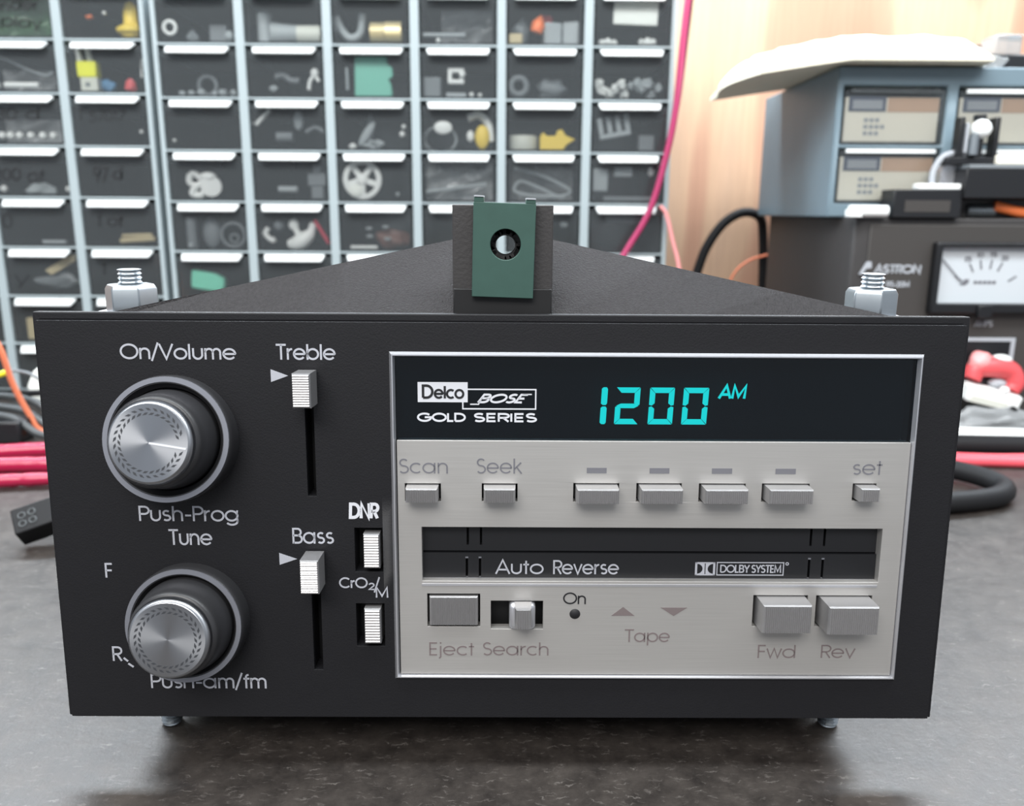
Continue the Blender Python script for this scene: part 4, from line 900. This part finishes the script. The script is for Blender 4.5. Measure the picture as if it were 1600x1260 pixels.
# ================================================================== POWER SUPPLY (right) and what stands on it
ps = empty('power_supply', (185, 290, 0), 'charcoal bench power supply with white needle meter, right of the radio', 'power supply')
body = MB().prism([(0, 6), (1.8, 1.8), (6, 0), (214, 0), (220, 6), (220, 145), (0, 145)], 3, 118.4, 'xy').build('housing', 'supply', ps, bevel=.8)
MB().box(9, 211, -1.2, 1, 7, 115).build('front_panel', 'supplyfront', ps, bevel=.6)
mb = MB(); 
for x in (14, 206):
    for y in (14, 130): mb.lathe([(0, 0), (7, 0), (7, 3.2), (0, 3.2)], 'z', 20, (x, y, 0))
mb.build('rubber_feet', 'rubber', ps)
text('ASTRON', 13.0, 89.4, 38.4, 4.2, -1.2, 1.0, 'palelabel', ps, shear=0.06, thick=0.3)
text('RS-20M', 20.5, 82.0, 33.0, 2.8, -1.2, .6, 'palelabel', ps, thick=0.3)
text('AMPS', 71.0, 60.8, 81.0, 3.0, -1.2, .5, 'palelabel', ps, thick=0.3)
lg = MB().prism([(5, 88.6), (8.6, 95.4), (11.2, 95.4), (11.6, 92.0), (8.6, 91.6), (7.2, 88.6)], -1.2, -1.6).build('logo_mark', 'palelabel', ps, smooth=0)
mt = MB().plate(43, 103, 68.4, 106, -7, -1.2, [(46.5, 99.5, 73.6, 103.6)]).box(68, 76, -9, -6, 66, 73.4).build('meter', 'black', ps, bevel=.8)
MB().box(46, 100, -2.5, -1.5, 73, 104).build('meter_dial', 'meterface', mt, smooth=0)
mb = MB(); cxm, czm = 73, 77
for i, a in enumerate((146, 118, 101, 83, 66, 34)):
    c, s = math.cos(math.radians(a)), math.sin(math.radians(a)); L0, L1 = 15, 20
    mb.ribbon([(cxm + c * L0, czm + s * L0), (cxm + c * L1, czm + s * L1)], .9, -2.5, -2.7)
    if 0 < i < 5:
        wx = cxm + c * 22.5; wz = czm + s * 22.5
        for st in layout(('5', '10', '15', '20')[i - 1], wx - 1.7, wz - 1.0, wx + 1.7, 2.4): mb.ribbon(st, .55, -2.5, -2.7)
mb.prism([(59.5, 83.2), (62, 86.4), (64.4, 86.4), (64.2, 84.6), (62.6, 83.2)], -2.5, -2.7)
for k in range(5): mb.box(67 + k * 2.5, 68.9 + k * 2.5, -2.7, -2.5, 84.0, 85.6)
mb.build('dial_marks', 'grey_ink', mt, smooth=0)
MB().ribbon([(60, 85), (48.5, 97)], .6, -3.2, -3.4).build('needle', 'grey_ink', mt, smooth=0)
sw = MB().plate(60, 94.5, 29, 54.6, -2.2, -1.2, [(62, 92.3, 31, 52.6)]).build('switch_bezel', 'palelabel', ps, bevel=.2)
MB().box(62, 92.3, -1.6, -1.1, 31, 52.6).build('rocker', 'black', sw, bevel=.2)

# blue two-column drawer cabinet on the supply
bc = empty('drawer_cabinet', (176, 305, 118.4), 'blue-grey small drawer cabinet with cards behind clear fronts, on the power supply', 'drawer cabinet')
MB().plate(0, 124, 0, 78, 0, 130, [(3.5, 58.8, 7.5, 36.5), (3.5, 58.8, 38.3, 68.5), (65, 120.5, 7.5, 36.5), (65, 120.5, 38.3, 68.5)]).build('cabinet_shell', 'bluegrey', bc, bevel=1.2)
MB().box(2, 122, 130, 132, 2, 76).build('back_board', 'slate', bc)
for x0 in (3.5, 65):
    for z0, up_ in ((7.6, 0), (38.4, 1)):
        d = MB().box(x0 + .8, x0 + 54.6, 0.2, 1.2, z0 + .2, z0 + 27.8).box(x0 + .8, x0 + 54.6, 3.2, 110, z0 + .2, z0 + 1.4).box(x0 + .8, x0 + 2, 3.2, 110, z0 + 1.4, z0 + 24).box(x0 + 53.4, x0 + 54.6, 3.2, 110, z0 + 1.4, z0 + 24).build('drawer', 'clear', bc, smooth=0)
        MB().box(x0 + 2.4, x0 + 53, 2.6, 60, z0 + 1.6, z0 + 24.5).build('card_box', 'card', d, bevel=.4)
        MB().box(x0 + 25, x0 + 52.6, 2.3, 2.7, z0 + 17, z0 + 24.3).build('card_strip', 'tancard', d, smooth=0)
        MB().box(x0 + 4, x0 + 24, 2.0, 2.7, z0 + 17.3, z0 + 25).build('card_label', 'bluelabel', d, smooth=0)
        mb = MB().box(x0 + 6, x0 + 22, 1.8, 2.1, z0 + 18.4, z0 + 23)
        mb.build('label_window', 'palelabel', d, smooth=0)
        mb = MB(); rr = random.Random(int(x0 + z0))
        for k in range(3):
            for q in range(3 + k % 2): mb.box(x0 + 13 + q * 3, x0 + 15.2 + q * 3, 2.4, 2.65, z0 + 5 + k * 3.4, z0 + 7.0 + k * 3.4)
        mb.build('print_marks', 'palelabel', d, smooth=0)
        MB().box(x0 + 3.5, x0 + 52, -1.5, 0.3, z0 + 26.2, z0 + 28.4).build('drawer_lip', 'clear' if up_ and x0 < 10 else 'handle', d, bevel=.4)

# cream cloth gloves / rag folded over the cabinet top
def rag():
    nx, ny = 60, 34; vs = []; fs = []; rnd_ = 11
    for side in (0, 1):
        for j in range(ny + 1):
            for i in range(nx + 1):
                u, w = i / nx, j / ny; X = 124 + 133 * u; Y = 292 + 110 * w
                # rounded outline
                edge = min(1, 9 * min(u + .01, 1 - u + .01)) * min(1, 6 * min(w + .02, 1 - w + .02)); edge = edge ** .5
                Xc = 124 + 133 * (0.5 + (u - .5) * (0.90 + 0.10 * math.sin(PI * min(1, w * 1.2))))
                base = 197.3 if X > 176 else 197.3 - 7.0 * ((176 - X) / 52) ** 1.1
                nz_ = noise.noise(Vector((X * .028, Y * .03, 2))) * 2.4 + noise.noise(Vector((X * .09, Y * .05, 7))) * 1.0
                th = (9.5 + 3.2 * math.sin(PI * (0.15 + .7 * u))) * edge + 0.3
                z = base + .2 + (th + nz_ * edge + (2 if u > .12 else 0) * edge) * side + (0 if X > 174 else nz_ * .3)
                vs.append((Xc, Y - 6 * (1 - edge) * 0, max(z, base + .2) if side else base + (.1 if X > 174 else 0) - (1 - side) * 0))
    n = (nx + 1) * (ny + 1)
    for j in range(ny):
        for i in range(nx):
            a = j * (nx + 1) + i; q = (a, a + 1, a + nx + 2, a + nx + 1); fs.append(q); fs.append(tuple(n + k for k in reversed(q)))
    bd = list(range(nx + 1)) + [k * (nx + 1) + nx for k in range(1, ny + 1)] + [ny * (nx + 1) + i for i in range(nx - 1, -1, -1)] + [k * (nx + 1) for k in range(ny - 1, 0, -1)]
    fs += [(bd[i], bd[(i + 1) % len(bd)], n + bd[(i + 1) % len(bd)], n + bd[i]) for i in range(len(bd))]
    return MB().add(vs, fs)
tag(rag().build('folded_cloth', 'cloth', smooth=60), 'thick folded cream cloth drooping over the blue-grey cabinet', 'cloth')
# black gadget and scraps right of the cloth
t = empty('black_gadget', (268, 330, 196.6), 'black gadget with clear cap on top of the blue-grey cabinet', 'gadget')
MB().box(-6, 26, 0, 30, 0, 11).build('gadget_body', 'black', t, bevel=1.5)
MB().box(5, 20, 4, 20, 11, 22).build('clear_cap', 'bag', t, bevel=1); MB().tube(spline([(-4, -2, 3), (-2, -2, 8), (2, -2, 6)]), 1.2).build('white_hook', 'white', t)
tag(MB().prism([(-8, 0), (8, 0), (12, 5), (4, 6.5), (-4, 4)], 0, 14).build('plastic_scrap', 'bag', bevel=.6, loc=(256, 309, 196.5)), 'clear plastic scrap lying right of the cream cloth', 'scrap')
tag(MB().tube(spline([(-16, 0, 3), (0, 2, 7), (16, 6, 8.5)]), .6).build('thin_wire', 'black', loc=(252, 334, 205)), 'thin black wire right of the cream cloth', 'wire')

# on the supply's top front edge
PZ = 118.5
def on_ps(mb, name, m, label, cat, loc, bevel=.5, rot=None, group=None):
    return tag(mb.build(name, m, None, bevel, loc=loc, rot=rot), label, cat, group)
b1 = MB().box(-18, 18, 0, 16, 0, 14.5).build('relay_box', 'black', bevel=.5, loc=(221.5, 286, PZ)); tag(b1, 'small black box with pale strip on the power supply front edge', 'box')
MB().box(-12, 12, -.3, 0, 3, 9).build('faint_label', 'supplyfront', b1, smooth=0)
on_ps(MB().box(-11.5, 11.5, 0, 6, 0, 3), 'pale_strip', 'white', 'white plastic strip lying on the small black box', 'strip', (227, 286.5, PZ + 14.55))
b2 = MB().box(-20, 36, 0, 18, 0, 15.1).build('black_case', 'black', bevel=.6, loc=(259, 284, PZ + 10.1)); tag(b2, 'larger black case at the right end of the power supply top', 'case')
MB().box(-19, 36, -.5, 18.2, 15.1, 17.1).build('grey_edge', 'gry', b2, bevel=.3)
on_ps(MB().box(-22, 36, 13, 18, 0, 10), 'spacer_bar', 'supply', 'dark bar under the larger black case', 'bar', (261, 285, PZ))
on_ps(MB().box(-2, 26, 0, 9, 0, 5), 'cream_clip', 'card', 'cream clip lying on the larger black case', 'clip', (258, 287, PZ + 27.3), 1)
cl = empty('toggle_clamp', (247, 290, PZ + 27.3), 'black and silver clamp standing on the larger black case', 'clamp')
MB().box(-16, 14, 0, 9, 0, 4).box(-11, -8.5, 0, 7, 4, 24).box(7.5, 10, 0, 7, 4, 24).box(-3, 2, 0, 7, 4, 14).box(-2, 3, 1, 6, 22, 25.5).build('clamp_frame', 'black', cl, bevel=.5)
MB().ico((0, 0, 18), 5.5, 4, 5, 2).build('bright_jaw', 'white', cl); MB().lathe([(0, 0), (2.4, 0), (2.4, 10), (0, 12)], 'z', 16, (-3.6, -1, 5)).build('screw_tip', 'zinc', cl)
MB().box(-8, -6.6, -1, 3, 6, 21).build('pale_blade', 'palelabel', cl, bevel=.3)
cc = empty('chrome_clip', (236, 293, PZ), 'pale chrome clip behind the small black box', 'clip')
MB().tube(spline([(-9, 2, 14), (-9, 2, 24), (-4, 2, 32), (6, 2, 33), (7, 2, 26)]), 1.7).build('bent_arm', 'palelabel', cc); MB().lathe([(0, 0), (5.5, 0), (5.5, 5), (0, 5)], 'y', 24, (1, 3, 23)).box(-4, 6, 4, 9, 0, 22).build('round_jaw', 'satin', cc)
on_ps(MB().tube([(-10, 3, 3.2), (10, 3, 3.2)], 3.1, 16).box(-11, -4, 0, 6, .2, 4), 'white_clip', 'white', 'white plastic clip left of the small black box', 'clip', (191, 284, PZ), .3)
on_ps(MB().box(-6, 7, 0, 7, 0, 2.2), 'grey_tab', 'palelabel', 'flat grey tab at the power supply left front corner', 'tab', (191, 291.5, PZ), .4)
spring = MB()
for k in range(9): spring.lathe([(3.3, k * 1.5), (3.9, k * 1.5 + .7), (3.3, k * 1.5 + 1.4)], 'x', 20, (0, 3.9, 3.9))
spring.lathe([(0, -.5), (3.3, -.5), (3.3, 14), (0, 14)], 'x', 20, (0, 3.9, 3.9))

on_ps(spring, 'threaded_screw', 'zinc', 'threaded metal screw lying before the larger black case', 'screw', (249, 293.6, PZ), 0)
on_ps(MB().tube(spline([(-6, 2, 6.5), (0, 1, 5), (8, 0, 3.2), (18, 0, 3)]), 2.8, 14), 'orange_plug', 'orange', 'orange cable plug right of the threaded metal screw', 'plug', (268, 293.4, PZ), 0)
# ================================================================== CABLES BEHIND
def cable(name, pts, r, m, label, cat='cable', group=None, n=10):
    return tag(MB().tube(spline(pts, n), r, 12).build(name, m, smooth=60), label, cat, group)
cable('pink_cable', [(107.5, 366, 262), (105.8, 366, 241.8), (104.3, 366, 221), (101.9, 366, 182), (97, 366, 152), (88.5, 366, 121), (74, 366, 95), (60, 362, 70), (45, 356, 40), (36, 350, 12), (30, 340, 2.2)], 2.0, 'pinkwire', 'pink cable hanging down in front of the wide cabinet right edge')
cable('black_wire', [(109.3, 367, 262), (108.2, 367, 241.8), (106.6, 367, 221), (104.2, 367.5, 190), (101, 368, 168)], 1.1, 'rubber', 'thin black wire beside the upper end of the pink cable', 'wire')
cable('pale_pink_wire', [(95.6, 370, 124.3), (99.8, 370, 119.2), (104.6, 370, 103.5), (109.5, 370, 86.3), (113, 368, 60), (116, 366, 20), (117, 364, 1.6)], 1.3, 'palepink', 'short pale pink wire hanging at the wide cabinet lower right edge', 'wire')
cable('black_cable', [(120, 440, 3.6), (126, 440, 40), (137, 440, 79), (143.1, 440, 97), (153.6, 440, 112.7), (166.6, 440, 120.5), (180, 445, 118), (186, 452, 105), (190, 456, 60), (192, 458, 3.5)], 3.3, 'rubber', 'thick black cable arching against the plywood wall')
cable('reddish_wire', [(150, 450, 1), (157, 448, 50), (164.2, 446, 75.4), (175, 446, 86.5), (190.9, 446, 91.2), (200, 448, 91)], 0.8, 'orangewire', 'thin reddish wire under the black cable arch by the power supply', 'wire')

# ================================================================== CLUTTER ON THE BENCH
# right side
for k, (dy, dz, tint) in enumerate(((0, 0, 'front'), (6, 3.0, 'rear'))):
    cable('red_cable', [(190 + 2, 232 + dy, 2.7 + dz * 0), (215, 228 + dy, 2.7), (240, 226 + dy * .8, 2.7), (262, 224 + dy * 1.2, 2.7), (290, 222 + dy * 1.4, 2.7)], 2.6, 'redcable', '%s red cable lying across the bench right of the radio' % tint, group='red cables right of the radio')
tag(MB().tube([(200, 249, 5.3), (300, 243, 5.3)], 5.2, 20).build('black_tube', 'rubber', bevel=.4), 'black tube lying just behind the red cables', 'tube')
wt = tag(MB().tube([(238, 262, 5.4), (300, 257, 5.4)], 5.3, 20).build('white_tube', 'white', bevel=.4), 'white tube lying behind the black tube', 'tube')
tag(MB().ico((266, 276, 9.2), 30, 7.5, 9, 4, .22, 2.2, 4).build('clear_bag', 'bag'), 'crumpled clear bag heaped behind the white tube', 'bag')
g = empty('white_gadget', (263, 277, 21.5), 'white rectangular gadget tilted on the crumpled clear bag', 'gadget', rot=(0.15, math.radians(13), 0))
MB().box(-15, 15, -4, 6, -2, 7).build('gadget_body', 'white', g, bevel=1.4); MB().box(-13, 8, -4.4, -3.9, -1.6, 2.2).build('grey_side', 'offwhite', g, bevel=.2)
MB().lathe([(0, -5.2), (2.4, -5.0), (2.4, -3), (0, -3)], 'y', 20, (11.5, 0, -1)).build('black_wheel', 'black', g); MB().ico((4, -2, 8.2), 2.6, 2.6, 2.2, 2).build('button_knob', 'white', g)
rcp = empty('red_spool', (264, 279, 30), 'red and white round cap lying on the white gadget', 'cap', rot=(-.2, .12, 0))
MB().tube(spline([(-11, 0, 2), (-9, 0, 8), (0, -1, 10), (9, 0, 8.5), (12.5, 0, 3), (11, 0, -1.5)]), 5, 18, True, [4.5 + 1.3 * math.sin(PI * i / 50) for i in range(51)]).build('red_rim', 'red', rcp); MB().ico((-8, -1, 11.5), 6.5, 5, 6, 3, .1, 2, 3).build('pale_lobe', 'palepink', rcp)
MB().ico((3, -1.5, 14.5), 5.5, 4, 2.6, 3).build('white_top', 'white', rcp); MB().ico((4, 1, 1.5), 5, 4, 2.8, 3).build('grey_core', 'palelabel', rcp)
cable('black_loop_cable', [(150, 228, 5), (178, 221, 5), (200, 208, 6), (214, 194, 5.5), (218, 182, 4.6), (209, 170, 4.6), (190, 163, 4.6), (165, 160, 4.6), (140, 165, 4.6)], 4.4, 'rubber', 'thick black cable bent into a loop on the bench right of the radio', n=12)
# left side
a = Vector((.88, .40, .25)).normalized(); b_ = Vector((-.42, .62, .64)); b_ = (b_ - a * a.dot(b_)).normalized(); c_ = a.cross(b_)
if c_.z > 0: c_ = -c_
P = Vector((-173.4, 115, 7.6)); mtx = Matrix(((a.x, b_.x, c_.x, P.x), (a.y, b_.y, c_.y, P.y), (a.z, b_.z, c_.z, P.z), (0, 0, 0, 1)))
pl = tag(MB().box(0, 34, 0, 10.5, 0, 9.5, mtx).build('black_plug', 'rubber', bevel=.5), 'square black plastic plug lying tilted left of the radio', 'plug')
mb = MB()
for u, v in ((3.2, 3.4), (3.4, 6.8), (6.6, 3.6), (6.8, 7.0)): mb.torus((u, v, -.05), 1.15, .28, 'z', 20, 6)
mb.v = [tuple(mtx @ Vector(p)) for p in mb.v]; mb.build('embossed_marks', 'greycable', pl)
tag(MB().ico((-236, 308, 19), 38, 15, 21.5, 4, .10, 2.0, 5).build('paper_bag', 'paper'), 'crumpled white paper bag left of the radio against the handwritten cabinet', 'bag')
cable('orange_wire', [(-274, 254, 84), (-265, 257, 66), (-259, 260, 50.3), (-257.8, 265, 30.8), (-254.6, 270, 14), (-250, 272, 4), (-236, 274, 1.6)], 1.5, 'orangewire', 'orange wire curving down to the bench left of the radio', 'wire')
tag(MB().box(-284, -253.5, 258, 272, 0, 12).build('black_block', 'black', bevel=1.2), 'black block on the bench under the grey cables', 'block')
for k, (dy, z0, z1) in enumerate(((283, 20, 12.5), (276.5, 15.5, 8), (266, 14, 6.5))):
    cable('grey_cable', [(-310, dy + 3, z0 - 1), (-290, dy + 2, z0), (-273, dy, z0), (-258, dy - 2, (z0 + z1) / 2 + 1.5), (-246, dy - 4, z1 - 2), (-228, dy - 6, 2.2)], 2.0, 'greycable', '%s dark grey cable bending down left of the radio' % ('rear', 'middle', 'front')[k], group='dark grey cables left of the radio')
tag(MB().tube([(-267, 289, 20.3), (-240, 284, 22.6)], 1.8, 14).build('black_stick', 'rubber'), 'short black stick lying before the white paper bag', 'stick')
cable('olive_wire', [(-275, 270, 30), (-266, 270, 36), (-258, 271, 36.5), (-250, 273, 33), (-240, 276, 22), (-232, 280, 8), (-226, 282, 1)], 0.8, 'gry', 'thin grey wire arching over the orange wire', 'wire')
cable('yellow_wire', [(-290, 268, 20), (-276, 268, 31), (-265.5, 269, 35.2), (-262.6, 269, 36)], 1.5, 'lime', 'yellow wire end at the left edge behind the orange wire', 'wire')
for k, pts in enumerate(([(-285, 222, 4.2), (-262, 224, 4.2), (-246, 228, 4.6), (-226, 234, 4.2)], [(-270, 200, 4.0), (-250, 204, 4.0), (-233, 207, 4.4), (-209, 210, 4.0)], [(-255, 181, 3.6), (-238, 184, 3.6), (-220, 187, 3.6), (-197, 191, 3.6)])):
    r = (4.2, 4.2, 3.4)[k]
    o = MB().tube(spline(pts, 14), r, 14, rad=[r * (1 + .10 * noise.noise(Vector((i * .45, k * 4, 1)))) - .45 for i in range(14 * 3 + 1)]).build('magenta_sleeve', 'magenta', smooth=60)
    tag(o, '%s glossy magenta sleeved wire lying left of the radio' % ('rear', 'middle', 'front')[k], 'sleeved wire', 'magenta sleeved wires left of the radio')
    e = Vector(pts[-1]); MB().tube([e + Vector((-1, 0, 0)), e + Vector((5, 1, -.2))], 2.2, 12).build('bare_end', 'gry', o)
